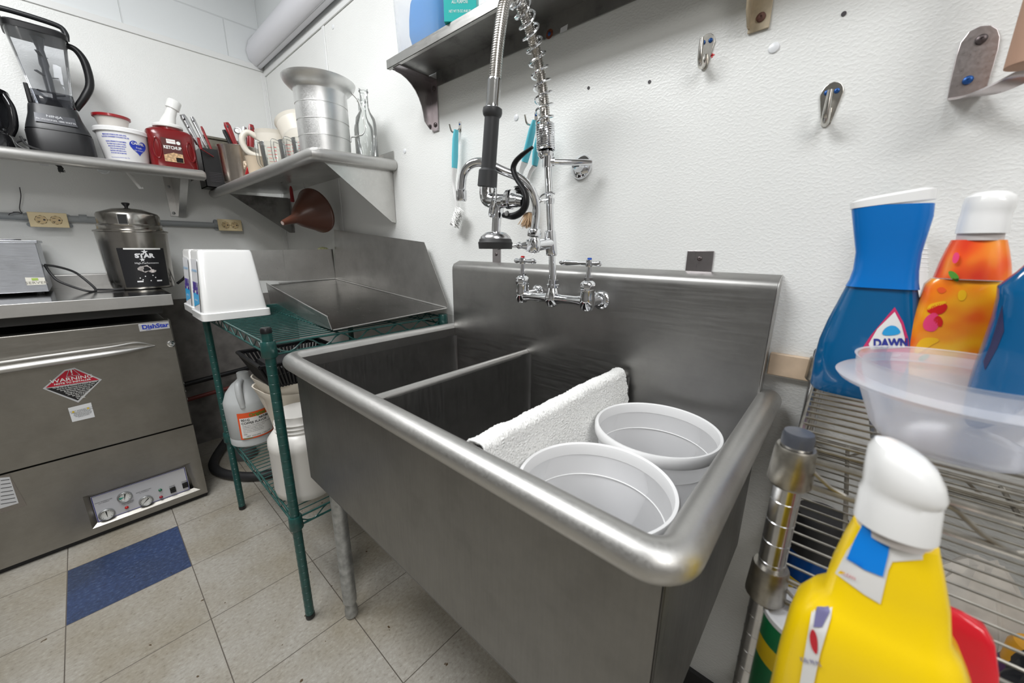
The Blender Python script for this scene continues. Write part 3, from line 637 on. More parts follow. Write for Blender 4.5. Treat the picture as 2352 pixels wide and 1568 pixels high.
MB().lathe([(.058, .042), (.061, .044), (.061, .053), (.056, .055), (.0001, .056)], c, n=36).build('lid', RED, t)
c = V(-2.63, .335, SZ)
t = thing('sauce_tub', 'small red tub with white lid behind the ketchup jug', 'tub', c)
MB().lathe([(.048, 0), (.050, .003), (.052, .135)], c, n=30).build('body', RED, t)
MB().lathe([(.055, .133), (.055, .150), (.050, .153), (.0001, .153)], c, n=30).build('lid', WHITE, t)
# ketchup jug
c = V(-2.515, .383, SZ)
t = thing('ketchup_jug', 'dark red ketchup jug with white pump and moulded side grips', 'jug', c)
KR = M('ketchup_red', (.17, .006, .008), .25, coat=.2)
kb = MB().rings([se_ring(V(c.x, c.y, SZ+z), a, b, 44, 4) for z, a, b in ((0, .050, .078), (.008, .056, .086), (.145, .056, .086), (.166, .053, .083), (.176, .044, .07), (.180, .038, .05))]).build('body', KR, t)
for s in (-1, 1): MB().tube([(c.x+.052, c.y+s*.058, SZ+.045), (c.x+.054, c.y+s*.048, SZ+.075), (c.x+.054, c.y+s*.048, SZ+.11), (c.x+.052, c.y+s*.060, SZ+.13), (c.x+.048, c.y+s*.072, SZ+.10), (c.x+.048, c.y+s*.072, SZ+.06)], .0045, 8, closed=True, smooth_path=5).build('grip', KR, kb)
MB().lathe([(.046, .176), (.046, .186), (.040, .19)], c, n=30).build('neck', RED, t)
cl = MB().lathe([(.052, .186), (.055, .188), (.055, .196), (.045, .204), (.0001, .206)], c, n=32).build('cap', WHITE, t)
a_ = c+V(-.01, .0, .200); b_ = c+V(-.005, .045, .315); d = (b_-a_)
MB().lathe([(.030, 0), (.026, .03), (.021, .05), (.019, d.length*.66), (.026, d.length*.68), (.026, d.length*.96), (.022, d.length), (.0001, d.length)], a_, d, 24).build('pump', WHITE, t)
X = c.x+.0578; F = plane_map((X, c.y-.006, SZ+.082), (0, 1, 0), (0, 0, 1))
lk = MB().add([F(-.036, -.05), F(.034, -.05), F(.034, .052), F(-.036, .052)], [(0, 1, 2, 3)]).build('label', M('label_brown', (.09, .022, .02), .4), kb)
G = plane_map((X+.0004, c.y-.006, SZ+.082), (0, 1, 0), (0, 0, 1)); G2 = plane_map((X+.0008, c.y-.006, SZ+.082), (0, 1, 0), (0, 0, 1))
MB().add([G(-.035, -.049), G(.033, -.049), G(.033, -.012), G(.0, -.008), G(-.035, -.022)], [(0, 1, 2, 3, 4)]).build('food_picture', M('food_tan', (.55, .36, .20), .5, var=(120, .45)), lk)
text('label_text', 'KETCHUP', .0185, lambda a, b: G2(a, b+.012), WINK, lk, bold=.0006, sx=.78)
MB().add([G(-.018, .030), G(.014, .030), G(.014, .048), G(-.018, .048)], [(0, 1, 2, 3)]).build('white_panel', WINK, lk)
text('label_text', 'TANGY SAUCE', .0055, lambda a, b: G2(a-.002, b+.040), M('red_ink', (.5, .02, .03), .5), lk, sx=.8)
sm = MB(); sm.add([G(.024+.0075*math.cos(k*PI/8), .036+.0075*math.sin(k*PI/8)) for k in range(16)], [tuple(range(16))]); sm.build('round_mark', WINK, lk)
MB().add([G(.006, -.048), G(.031, -.048), G(.031, -.028), G(.006, -.028)], [(0, 1, 2, 3)]).build('barcode_field', WINK, lk)
bcd = MB()
for k in range(9): x0 = .008+k*.0025; bcd.add([G2(x0, -.046), G2(x0+.0012, -.046), G2(x0+.0012, -.031), G2(x0, -.031)], [(0, 1, 2, 3)])
bcd.build('barcode', INK, lk)
# bits hanging under the shelf
tag(MB().tube([at(122, 374, x=-2.60), at(135, 380, x=-2.58), at(141, 388, x=-2.575)], [.004, .007, .008], 8).box(at(139, 388, x=-2.572)-V(.004, .008, .012), at(139, 388, x=-2.572)+V(.004, .008, .003)).box(at(141, 392, x=-2.572)-V(.001, .006, .010), at(141, 392, x=-2.572)-V(-.001, .004, 0)).box(at(147, 390, x=-2.572)-V(.001, .000, .010), at(147, 390, x=-2.572)+V(.001, .002, 0)).build('hanging_plug', RUBBER), 'small black electrical plug dangling under the left shelf', 'plug')
P = at(101, 376, x=-2.6)
tag(MB().box(P-V(.0005, .012, .008), P+V(.0005, .012, .012)).build('paper_tag', M('paper', (.70, .71, .72), .5)), 'tiny printed paper tag stuck under the left shelf', 'tag')
p0, p1 = at(283, 382, x=-2.5), at(322, 432, x=-2.5)
p0.z = 1.484
tag(MB().tube([p0, (p0+p1)/2, p1, p1+V(0, .010, .003)], [.008, .0065, .0065, .0055], 10, flat=.5).build('hanging_strip', M('milk_white', (.70, .70, .68), .4, sss=.2)), 'white plastic strip hanging below the shelf left of the bracket', 'strip')
P = at(238, 392, x=-2.55)
tag(MB().rings([se_ring(V(P.x, P.y, z), a, b, 18, 2) for z, a, b in ((1.478, .02, .028), (1.468, .02, .025), (1.455, .012, .015), (1.450, .003, .004))]).build('plastic_bag', HAZE), 'scrap of clear plastic bag hanging under the shelf below the ice cream tub', 'plastic bag')

# ---------------------------------------------------------------- corner shelf on the sink wall
FL, FR_, BR_, BL_ = V(-2.66, .545, 1.437), V(-1.42, .587, 1.470), V(-1.42, .8935, 1.480), V(-2.66, .8935, 1.455)
def deck(x, y):
    u = (x-FL.x)/(FR_.x-FL.x); f = FL*(1-u)+FR_*u; b = BL_*(1-u)+BR_*u; v = (y-f.y)/(b.y-f.y); return f.z*(1-v)+b.z*v
t = thing('corner_shelf', 'wide stainless shelf with rolled edge on sink wall holding the aluminium pitcher', 'shelf', (-2.0, WY, 1.46))
MB().prism([FL, FR_, BR_, BL_], (0, 0, -.003)).build('deck', SHELFST, t)
MB().tube([FL+V(-.002, .002, -.019), FL+V(0, 0, -.019), FR_+V(-.018, 0, -.019), FR_+V(-.004, .004, -.019), FR_+V(0, .018, -.019), BR_+V(0, -.002, -.019)], .0215, 22).build('rolled_edge', RIM, t)
MB().prism([BL_, BR_, BR_+V(0, 0, .034), BL_+V(0, 0, .034)], (0, -.002, 0)).build('upstand', SHELFST, t)
zr = 1.452
MB().prism([(-1.435, .60, zr), (-1.435, .892, zr+.012), (-1.435, .892, 1.244), (-1.435, .875, 1.246)], (-.003, 0, 0)).build('bracket', SHELFST, t)
MB().box((-1.436, .888, 1.244), (-1.455, .893, zr)).build('bracket_flange', SHELFST, t)
xb = at(664, 460, y=WY).x
MB().prism([(xb, .60, 1.420), (xb, .892, 1.425), (xb, .892, 1.225), (xb, .875, 1.225)], (-.003, 0, 0)).build('bracket', DIRTY, t)
MB().box((xb, .888, 1.225), (xb+.03, .893, 1.42)).build('bracket_flange', DIRTY, t)

# aluminium pitcher
c = V(-1.515, .672, deck(-1.515, .672))
t = thing('pitcher', 'large dull aluminium pitcher with wide flared rim and strap handle', 'pitcher', c)
pf_ = [(.078, 0), (.0845, .006)]
for z in (.052, .104, .156): pf_ += [(.0862, z-.0024), (.0838, z-.0012), (.0838, z+.0012), (.0864, z+.0024)]
pf_ += [(.0866, .200), (.088, .205), (.100, .213), (.113, .226), (.1185, .236), (.1195, .240), (.116, .239), (.100, .218), (.085, .203), (.083, .06), (.080, .01)]
MB().lathe(pf_, c, n=56, cap=(True, True)).build('body', ALU, t)
hd = V(.50, .87, 0).normalized()
hb = [(.092, .218), (.108, .215), (.130, .185), (.140, .130), (.140, .105), (.130, .085), (.105, .075), (.090, .072), (.087, .055)]
MB().tube([c+hd*a+V(0, 0, b) for a, b in hb], .0065, 10, smooth_path=5, flat=.4).build('handle', ALU, t)
# glass bottles
bp_ = [(.034, 0), (.037, .004), (.037, .125), (.034, .145), (.020, .168), (.0145, .185), (.0135, .235), (.0155, .238), (.0155, .250), (.0135, .252)]
for i, (x, y, l, k) in enumerate(((-1.447, .80, 'clear empty glass bottle rightmost on the corner shelf', 1), (-1.53, .835, 'clear empty glass bottle tucked behind the pitcher handle', .98))):
    c = V(x, y, deck(x, y)); o = thing('glass_bottle', l, 'bottle', c, 'empty glass bottles beside the pitcher')
    MB().lathe([(a*k, b*k*.93) for a, b in bp_], c, n=32, cap=(True, False)).build('body', GLASS, o)
    MB().torus(c+V(0, 0, .240*.93*k), .0155, .002).build('lip', GLASS, o)
# saucepan
c = V(-2.40, .625, deck(-2.4, .625)+.001)
t = thing('saucepan', 'tall brushed steel pot full of utensils near the shelf corner', 'pot', c)
MB().lathe([(.074, 0), (.080, .006), (.087, .165), (.090, .170), (.090, .173), (.086, .172), (.078, .010), (.0001, .009)], c, n=48, cap=(True, False)).build('body', steel('pot_steel', (.58, .52, .46), .24, (1, 1, .05), var=.12), t)
def tool(name, label, base, tip, mt, r=.009, cat='utensil', hole=True, group=None):
    b, p = Vector(base), Vector(tip); t = thing(name, label, cat, b, group)
    m_ = b*.45+p*.55; MB().tube([b, m_], .0035, 8).build('shaft', DULLCH, t)
    h = MB().tube([m_, p-(p-m_)*.12, p], [r*.8, r, r*.7], 10, flat=.55).build('handle', mt, t)
    if hole: MB().lathe([(r*.42, 0), (.0001, .0005)], p-(p-m_)*.16+V(r*.5, -r*.3, 0), (.9, -.4, 0), 12).build('hang_hole', HOLE, h)
    return t
zb = c.z+.03
tool('spatula', 'dark red handled utensil leaning left out of the steel pot, longest', (-2.42, .66, zb), at(519, 281, x=-2.42), RED, .015)
tool('spatula', 'dark red handled utensil standing upright at right of the steel pot', (-2.38, .66, zb), at(577, 286, x=-2.38), RED, .014)
tool('spatula', 'short dark red handle low among the utensils in the steel pot', (-2.40, .63, zb), at(572, 303, x=-2.40), RED, .011)
tool('ladle', 'black handled utensil lying low at left in the steel pot', (-2.39, .64, zb), at(514, 298, x=-2.41), BLACK, .010, hole=False)
tool('tongs', 'silver tongs standing in the middle of the steel pot', (-2.40, .64, zb), at(562, 292, x=-2.40), DULLCH, .012)
P = at(546, 300, x=-2.43); t = thing('jar_lid_ring', 'round silver and white strainer end sticking out of the steel pot', 'strainer', V(-2.43, .63, zb))
MB().torus(P, .014, .003, (.9, -.3, .2)).build('ring', DULLCH, t); MB().lathe([(.013, 0), (.0001, .002)], P, (.9, -.3, .2), 16).build('disc', WHITE, t); MB().tube([V(-2.43, .63, zb), P-V(0, 0, .012)], .003, 6).build('shaft', DULLCH, t)
# black utensil box
bz = FL.z+.001
t = thing('utensil_box', 'black rectangular utensil box at the left end of corner shelf', 'utensil box', (-2.59, .57, bz))
ub = MB(); x0, x1, ya, yb, h = -2.665, -2.535, .496, .588, .185
ub.box((x0, ya, bz), (x1, yb, bz+.004)).box((x0, ya, bz), (x0+.003, yb, bz+h)).box((x1-.003, ya, bz), (x1, yb, bz+h)).box((x0, ya, bz), (x1, ya+.003, bz+h)).box((x0, yb-.003, bz), (x1, yb, bz+h))
ub.build('body', M('box_black', (.03, .03, .031), .35), t)
for i in range(6): MB().box((x1, ya+.02, bz+.03+.008*i), (x1+.0006, yb-.02, bz+.033+.008*i)).build('vent_slot', HOLE, t)
us = [((418, 263), .015, 'silver slotted utensil leaning furthest left from the black box'), ((428, 283), .012, 'silver utensil below the longest one, leaning from the black box'), ((440, 268), .010, 'thin silver whisk handle leaning over the ketchup jug'), ((462, 290), .006, 'thin silver and red utensil standing at the back of the black box')]
for i, ((a, b), r, l) in enumerate(us):
    tool('serving_utensil', l, (-2.58+.012*i, .555+.008*i, bz+.05), at(a, b, x=-2.57), DULLCH if i < 3 else RED, r, group='utensils in the black box')
P0, P1 = at(455, 316, x=-2.50), at(462, 342, x=-2.50)
tag(MB().tube([P0, P1], .006, 8, flat=.4).tube([P1, V(-2.535, .545, bz+.15)], .003, 6).build('measuring_spoon', RED), 'small dark red handle hanging over the black box edge', 'utensil')
tag(MB().box((-.006, -.095, 0), (.006, .095, .255), Matrix.Translation((-2.675, .640, 1.448)) @ Matrix.Rotation(-.09, 4, 'Y')).box((-.012, -.10, .255), (.014, .10, .268), Matrix.Translation((-2.675, .640, 1.448)) @ Matrix.Rotation(-.09, 4, 'Y')).build('baking_pan', M('old_pan', (.16, .15, .12), .5, .6, var=(20, .5)), bevel=.003), 'worn dark baking pan leaning on the wall behind the utensils', 'baking pan')
# milky measuring jugs, cream scoop, glass measuring cups
MJ = M('milky_jug', (.74, .70, .62), .4, sss=.3)
c = V(-2.15, .715, deck(-2.15, .715)); t = thing('plastic_pitcher', 'milky plastic pitcher with loop handle on its left behind glass cups', 'pitcher', c)
MB().lathe([(.062, 0), (.066, .004), (.074, .190), (.079, .208), (.075, .209), (.068, .012), (.0001, .01)], c, n=32, cap=(True, False)).build('body', MJ, t)
MB().tube([c+V(-.055, -.05, .185), c+V(-.070, -.09, .205), c+V(-.075, -.115, .17), c+V(-.070, -.10, .12), c+V(-.05, -.05, .10)], .013, 10, smooth_path=5).build('handle', MJ, t)
c = V(-1.965, .785, deck(-1.965, .785)+.085); t = thing('plastic_pitcher', 'milky plastic pitcher tipped on its side just left of the aluminium pitcher', 'pitcher', c)
MB().lathe([(.060, -.070), (.064, -.065), (.080, .145), (.090, .168), (.086, .169), (.064, 0)], c, (-.42, -.05, .9), n=32, cap=(True, False)).build('body', MJ, t)
c = V(-2.06, .60, deck(-2.06, .60)); t = thing('plastic_scoop', 'cream plastic measuring cup with straight handle beside the steel pot', 'measuring cup', c)
CP = M('cream_scoop', (.70, .58, .44), .4, sss=.2)
MB().lathe([(.034, 0), (.036, .004), (.042, .070), (.045, .074), (.040, .073), (.033, .008), (.0001, .007)], c, n=28, cap=(True, False)).build('bowl', CP, t)
MB().box((c.x-.115, c.y-.020, c.z+.058), (c.x-.035, c.y-.004, c.z+.070)).box((c.x-.12, c.y-.023, c.z+.035), (c.x-.10, c.y-.001, c.z+.070)).build('handle', CP, t, bevel=.003)
MB().torus(c+V(-.085, -.024, .048), .008, .004, (0, 1, 0), sx=1.6).build('handle_rib', CP, t)
tag(MB().tube([V(-2.13, .575, deck(-2.13, .575)+.012), V(-2.10, .575, deck(-2.1, .575)+.03), V(-2.12, .59, deck(-2.12, .59)+.055)], [.009, .008, .007], 10, flat=.6).build('spoon_handle', REDB), 'bright red plastic handle lying behind the shelf edge by the pot', 'utensil')
RP = M('red_print', (.65, .02, .03), .4)
for i, (x, y, r, h, l) in enumerate(((-1.945, .637, .050, .112, 'glass measuring cup with red markings, leftmost of the three'), (-1.805, .660, .046, .098, 'glass measuring cup with red markings, in the middle of the three'), (-1.700, .668, .042, .088, 'glass measuring cup with red markings, closest to the aluminium pitcher'))):
    c = V(x, y, deck(x, y)); t = thing('measuring_cup', l, 'measuring cup', c, 'glass measuring cups on the corner shelf')
    MB().lathe([(r*.86, 0), (r*.9, .003), (r, h-.003), (r+.002, h), (r-.002, h), (r*.88-.003, .006), (.0001, .006)], c, n=32, cap=(True, False)).build('body', clear('cup_glass', (.98, .99, .985), .06, .02, .95), t)
    hx = V(-.25, -.97, 0).normalized() if i else V(.25, -.95, 0).normalized()
    MB().tube([c+hx*(r-.002)+V(0, 0, h*.92), c+hx*(r+.018)+V(0, 0, h*.98), c+hx*(r+.022)+V(0, 0, h*.8), c+hx*(r+.020)+V(0, 0, h*.25), c+hx*(r+.010)+V(0, 0, h*.1)], [.006, .0065, .006, .006, .004], 10, smooth_path=4).build('handle', clear('cup_glass'), t)
    F = cyl_map(c, r*.965, math.atan2(-c.y, -c.x)-.25, h*.5, taper=.09)
    mk = MB()
    for k in range(6): patch(mk, F, -.010, .004+.004*(k % 2), -h*.32+k*h*.12, -h*.32+k*h*.12+.0014, 3)
    for k in range(6): patch(mk, F, .012, .022, -h*.30+k*h*.12, -h*.30+k*h*.12+.0025, 3)
    mk.build('red_markings', RP, t)
# tools under the corner shelf
t = thing('funnel', 'brown plastic funnel hanging on its side below the corner shelf', 'funnel', at(700, 430, y=.80))
A_, B_ = at(649, 512, y=.615), at(727, 484, y=.79); d = B_-A_; Ln = d.length
FB = M('brown_plastic', (.10, .035, .02), .35)
MB().lathe([(.011, 0), (.014, Ln*.12), (.021, Ln*.34), (.045, Ln*.48), (.098, Ln*.94), (.103, Ln*.96), (.103, Ln), (.097, Ln*.97), (.04, Ln*.5)], A_, d, 40, cap=(True, False)).build('cone', FB, t)
MB().lathe([(.0085, -.001), (.0001, -.0005)], A_, d, 16).build('spout_hole', M('pale_hole', (.5, .4, .36), .6), t)
H0 = at(700, 436, y=.80)
tag(MB().tube([V(H0.x, .80, 1.452), H0+V(0, 0, .012), H0+V(.008, 0, 0), H0+V(.002, 0, -.008)], .0018, 6, smooth_path=3).build('wire_hook', DULLCH), 'small steel hook carrying the brown funnel under the shelf', 'hook')
P = at(672, 463, y=.78)
tag(MB().tube([V(P.x, .78, 1.444), P+V(.0, 0, .06), P+V(.001, 0, .02), P, P+V(.006, 0, 0)], [.004, .008, .009, .010, .005], 10, flat=.6).build('red_spatula', RED), 'dark red utensil handle hanging under shelf above the funnel', 'utensil')

# ---------------------------------------------------------------- upper shelf above the sink
UZ = 1.712
t = thing('upper_shelf', 'stained steel shelf high on wall above the sink', 'shelf', (-.6, WY, UZ))
MB().box((-1.19, .745, UZ-.002), (.15, .893, UZ)).build('deck', DIRTY, t)
MB().box((-1.19, .743, UZ-.024), (.15, .746, UZ)).box((-1.19, .743, UZ-.024), (.15, .756, UZ-.0225)).build('front_lip', steel('lip_steel', .5, .35, (.1, 1, 1), dirt=.3), t, bevel=.0008)
MB().box((-1.13, .890, 1.668), (.15, .893, UZ-.002)).build('back_flange', DIRTY, t)
MB().box((-1.19, .746, UZ-.020), (-1.187, .893, UZ-.002)).build('end_lip', DIRTY, t)
P = at(1262, 78, y=.8895)
ru = MB().lathe([(.011, 0), (.010, .0006), (.0001, .0008)], P, (0, -1, 0), 14).build('rust_spot', M('rust', (.16, .045, .02), .8, var=(300, .5)), t)
screw('screw', P, (0, -1, 0), .0045, BLUESC, t)
P = at(1295, 66, y=.8895); MB().prism([P+V(-.011, 0, -.006), P+V(.010, 0, -.006), P+V(.012, 0, .006), P+V(-.009, 0, .004)], (0, -.0005, 0)).build('slot_opening', M('slot_white', (.75, .76, .78), .5), t)
BRK = steel('bracket_steel', (.44, .41, .42), .3, (1, 1, .1), dirt=.15, var=.12)
def bracket_up(x, mt, rust):
    arc = [(.893-.012, 1.542), (.893-.034, 1.562)]+[(.893-.036-.10*(1-math.cos(a)), 1.562+.118*math.sin(a)) for a in [k*PI/2/8 for k in range(1, 9)]]
    poly = [V(x-.03, .893, 1.542)]+[V(x-.03, y, z) for y, z in arc]+[V(x-.03, .748, 1.688), V(x-.03, .893, 1.688)]
    MB().prism(poly, (.003, 0, 0)).build('bracket', mt, t)
    MB().box((x-.03, .8905, 1.535), (x+.004, .8935, 1.69)).build('bracket_flange', mt, t, bevel=.001)
    MB().box((x-.03, .75, 1.686), (x+.004, .893, 1.689)).build('bracket_arm', mt, t)
    for z in (1.555, 1.665): screw('screw', (x-.011, .8905, z), (0, -1, 0), .0075, rust, t)
bracket_up(-1.135, BRK, M('dark_screw', (.12, .10, .10), .4, .8))
bracket_up(at(1740, 85, y=WY).x+.013, M('tan_bracket', (.50, .42, .30), .45, .2, var=(60, .15)), M('rusty_screw', (.13, .06, .045), .7, var=(200, .4)))
# things on the upper shelf
c = V(-1.075, .82, UZ)
t = thing('storage_tub', 'hazy plastic tub with blue cloth inside at left end of upper shelf', 'tub', c)
MB().rings([se_ring(V(c.x, c.y, UZ+z), a, b, 36, 4) for z, a, b in ((.001, .098, .052), (.006, .105, .058), (.17, .112, .064), (.175, .115, .066))], (True, False)).build('body', clear('tub_haze', (.97, .97, .98), .28, .25, .3, (.86, .87, .88)), t)
c2 = V(-1.07, .82, UZ)
tag(MB().rings([[c2+V(dx+ (a+.01*noise.noise(V(k, z*40, 1)))*math.cos(k*PI/12), b*math.sin(k*PI/12), z) for k in range(24)] for z, a, b, dx in ((.010, .06, .033, .02), (.03, .078, .043, .015), (.06, .086, .047, .01), (.10, .086, .047, .01), (.14, .08, .043, .01), (.16, .05, .03, .01))]).build('blue_cloth', M('blue_cloth', (.0, .28, .72), .8, bmp=(150, .4, .003))), 'bright blue cloth bundled in the hazy tub on upper shelf', 'cloth')
TB = M('teal_card', (.0, .42, .40), .4); TBD = M('teal_card_side', (.0, .33, .32), .4)
PK_ = at(1020, 50, z=UZ+.001); T = Matrix.Translation((PK_.x, PK_.y, UZ+.001)) @ Matrix.Rotation(math.radians(38), 4, 'Z') @ Matrix.Translation((-.0, .0352, 0))
t = thing('teal_box', 'teal cardboard box overhanging the front lip of upper shelf', 'box', T.translation)
MB().box((0, -.035, 0), (.085, .005, .17), T).build('carton', TB, t, bevel=.001)
q = T.to_3x3(); Fp = plane_map(T @ V(.042, -.0356, .022), q @ V(1, 0, 0), (0, 0, 1))
text('carton_text', 'NET WT 75 OZ (4.68 LB)', .0085, Fp, WINK, t, sx=.62)
text('carton_text', 'ALL PURPOSE', .010, lambda a, b: Fp(a, b+.02), WINK, t, sx=.7)
# ---------------------------------------------------------------- green wire shelving
t = thing('green_wire_rack', 'dark green epoxy wire shelving unit between dishwasher and sink', 'wire rack', (-1.48, .57, 0))
GX0, GX1, GY0, GY1 = -1.86, -1.10, .285, .855
for x in (GX0, GX1):
    for y in (GY0, GY1):
        PT = .894 if (x == GX1) == (y == GY1) else .940
        ps = MB().tube([(x, y, .015), (x, y, PT)], .0127, 16)
        for k in range(34): ps.torus((x, y, .03+.0254*k), .0127, .0005, n=14, k=4)
        p = ps.build('post', GREEN, t)
        MB().lathe([(.0135, -.010), (.0135, .001), (.011, .004), (.0001, .004)], (x, y, PT), n=16).build('post_cap', BLACK, p)
        MB().lathe([(.0125, .002), (.0135, .004), (.0135, .018)], (x, y, 0), n=14).build('foot', BLACK, p)
def wire_level(z, mt, parent, X0_, X1_, Y0_, Y1_, along='Y', step=.0254, rr=.0019, col=True, split=.028):
    rod = MB()
    for s in range(2):
        zz = z-split*s
        rod.tube([(X0_, Y0_, zz), (X1_, Y0_, zz)], .0032, 8).tube([(X0_, Y1_, zz), (X1_, Y1_, zz)], .0032, 8).tube([(X0_, Y0_, zz), (X0_, Y1_, zz)], .0032, 8).tube([(X1_, Y0_, zz), (X1_, Y1_, zz)], .0032, 8)
    for (ax, ay, bx, by) in ((X0_, Y0_, X1_, Y0_), (X0_, Y0_, X0_, Y1_), (X1_, Y0_, X1_, Y1_), (X0_, Y1_, X1_, Y1_)):
        L = math.hypot(bx-ax, by-ay); n = int(L/.045)
        rod.tube([(ax+(bx-ax)*k/n, ay+(by-ay)*k/n, z-(split if k % 2 else 0)) for k in range(n+1)], .0022, 6, smooth_path=3)
    lv = rod.build('shelf_frame', mt, parent)
    w_ = MB()
    if along == 'Y':
        n = int((X1_-X0_)/step)
        for k in range(1, n): x = X0_+(X1_-X0_)*k/n; w_.tube([(x, Y0_, z+.003), (x, Y1_, z+.003)], rr, 6)
        for f in (.33, .67): w_.tube([(X0_, Y0_+(Y1_-Y0_)*f, z), (X1_, Y0_+(Y1_-Y0_)*f, z)], .003, 6)
    else:
        n = int((Y1_-Y0_)/step)
        for k in range(1, n): y = Y0_+(Y1_-Y0_)*k/n; w_.tube([(X0_, y, z+.003), (X1_, y, z+.003)], rr, 6)
        for f in (.13, .5, .85): w_.tube([(X0_+(X1_-X0_)*f, Y0_, z), (X0_+(X1_-X0_)*f, Y1_, z)], .003, 6)
    w_.build('deck_wires', mt, lv)
    for x in (X0_, X1_):
        for y in (Y0_, Y1_): MB().lathe([(.0165, -.034), (.0195, -.030), (.0175, .008), (.0165, .010)], (x, y, z), n=20).build('collar', mt, lv)
wire_level(.898, GREEN, t, GX0, GX1, GY0, GY1); wire_level(.368, GREEN, t, GX0, GX1, GY0, GY1)
GTOP = .9030
# ---------------------------------------------------------------- two upturned tubs
def fluff_tub(c, label):
    t = thing('marshmallow_tub', label, 'tub', c, 'upturned white tubs on the green rack')
    sh_ = lambda z, hx, hy, pw=12: [V(p.x, p.y, p.z) for p in se_ring(V(c.x, c.y, c.z+z), hx, hy, 72, pw)]
    b = MB().rings([sh_(.016, .088, .094), sh_(.030, .0865, .0925), sh_(.222, .070, .076), sh_(.230, .066, .072)]).build('body', WHITEG, t, bevel=0)
    MB().rings([sh_(0, .092, .098), sh_(.001, .095, .101), sh_(.024, .0945, .1005), sh_(.026, .091, .097)]).build('rim', WHITEG, t)
    # print on the narrow side, upside down
    O = V(c.x, c.y-.0937+.0072, c.z+.115); u = V(1, 0, 0); v = V(0, .086, 1).normalized()
    f = lambda a, b: O+V(0, -.0008, 0)-u*a-v*b; f2 = lambda a, b: f(a, b)+V(0, -.0006, 0); f3 = lambda a, b: f(a, b)+V(0, -.0011, 0)
    lp_ = MB().add([f(-.048, -.085), f(.048, -.085), f(.048, .10), f(-.048, .10)], [(0, 1, 2, 3)]).build('label', M('label_grey_white', (.74, .74, .76), .3), b)
    MB().add([f2(-.044, .028), f2(.044, .028), f2(.044, .078), f2(-.044, .060)], [(0, 1, 2, 3)]).build('blue_band', M('sky_blue_ink', (.0, .36, .72), .35), lp_)
    text('brand_text', 'Fluff', .052, lambda a, b: f3(a, b+.008), M('violet_ink', (.07, .03, .30), .4), lp_, bold=.0022, sx=.9)
    text('small_text', 'MARSHMALLOW', .012, lambda a, b: f3(a, b-.048), M('sky_blue_ink'), lp_, sx=.95)
    text('small_text', 'the original', .010, lambda a, b: f3(a, b+.052), WINK, lp_)
    return t
nc = at(463, 741, z=GTOP)
fluff_tub(V(nc.x-.098, nc.y+.105, GTOP), 'white upturned square tub nearest the drainboard on green rack')
fluff_tub(V(nc.x-.098-.197, nc.y+.112, GTOP), 'white upturned square tub behind, beside the steel counter end')
# ---------------------------------------------------------------- drainboard
t = thing('drainboard', 'sloping stainless drainboard with tall splash resting on green rack', 'drainboard', (-1.5, .7, .91))
TRAY = steel('shaded_tray_steel', .30, .24, (.15, 1, 1), dirt=.25, var=.12); SPL = steel('lit_splash_steel', .50, .34, (.15, 1, 1), dirt=.15, var=.1)  # one steel in two tones: tray's shade and splash's light are in the colour
fr, br, bl2, fl = V(-1.095, .452, .9125), V(-1.090, .868, .930), V(-2.0, .868, .982), V(-2.0, .553, .972)
MB().prism([fr, br, bl2, fl], (0, 0, -.002)).build('tray', TRAY, t)
lt, rt = at(612, 650, x=-2.0), at(752, 727, x=-1.10); lb_, rb = at(625, 708, x=-2.0), at(763, 757, x=-1.095)
MB().prism([rb, rt, lt, lb_], (0, -.002, 0)).build('front_lip', SHELFST, t)
MB().tube([rt, lt], .0018, 6).build('lip_edge', RIM, t)
MB().prism([bl2, br, at(1028, 700, y=.868), at(974, 556, y=.868), at(767, 527, y=.868)], (0, .0015, 0)).build('back_splash', SPL, t)
MB().tube([bl2+V(.002, -.003, .002), br+V(0, -.003, .002)], .003, 8).tube([bl2+V(.003, -.002, .002), V(-1.997, .60, .978)], .003, 8).build('crease_highlight', RIM, t)  # bright tubes added to draw the highlight along the tray creases
e1 = [V(-2.0, .868, .982), V(-2.0, .637, .985), V(-2.0, .637, 1.130), V(-2.0, .868, 1.133)]
MB().prism(e1, (-.0015, 0, 0)).build('end_splash', SHELFST, t)
MB().prism([V(-2.004, .637, .985), V(-2.004, .425, 1.0), V(-2.004, .425, 1.125), V(-2.004, .637, 1.13)], (-.0015, 0, 0)).build('splash_extension', SHELFST, t)
MB().tube([fr+V(0, 0, -.001), br+V(0, 0, -.001)], .002, 6).build('front_bead', RIM, t)
for y in (.6, .8):
    MB().box((-1.97, y-.02, GTOP), (-1.955, y+.02, .970)).build('foot', GALV, t) if False else None
screw('screw', at(527, 578, x=-2.0), (1, -.2, .4), .006, GALV, t)
tag(MB().lathe([(.0001, 0), (.028, .0), (.036, .02), (.034, .04), (.02, .055), (.0001, .06)], V(-2.05, .84, 1.085), n=14).build('spotted_towel', M('spotted_cloth', (.60, .62, .35), .8, var=(220, .6))), 'green spotted cloth bundle peeking above the drainboard end splash', 'cloth')
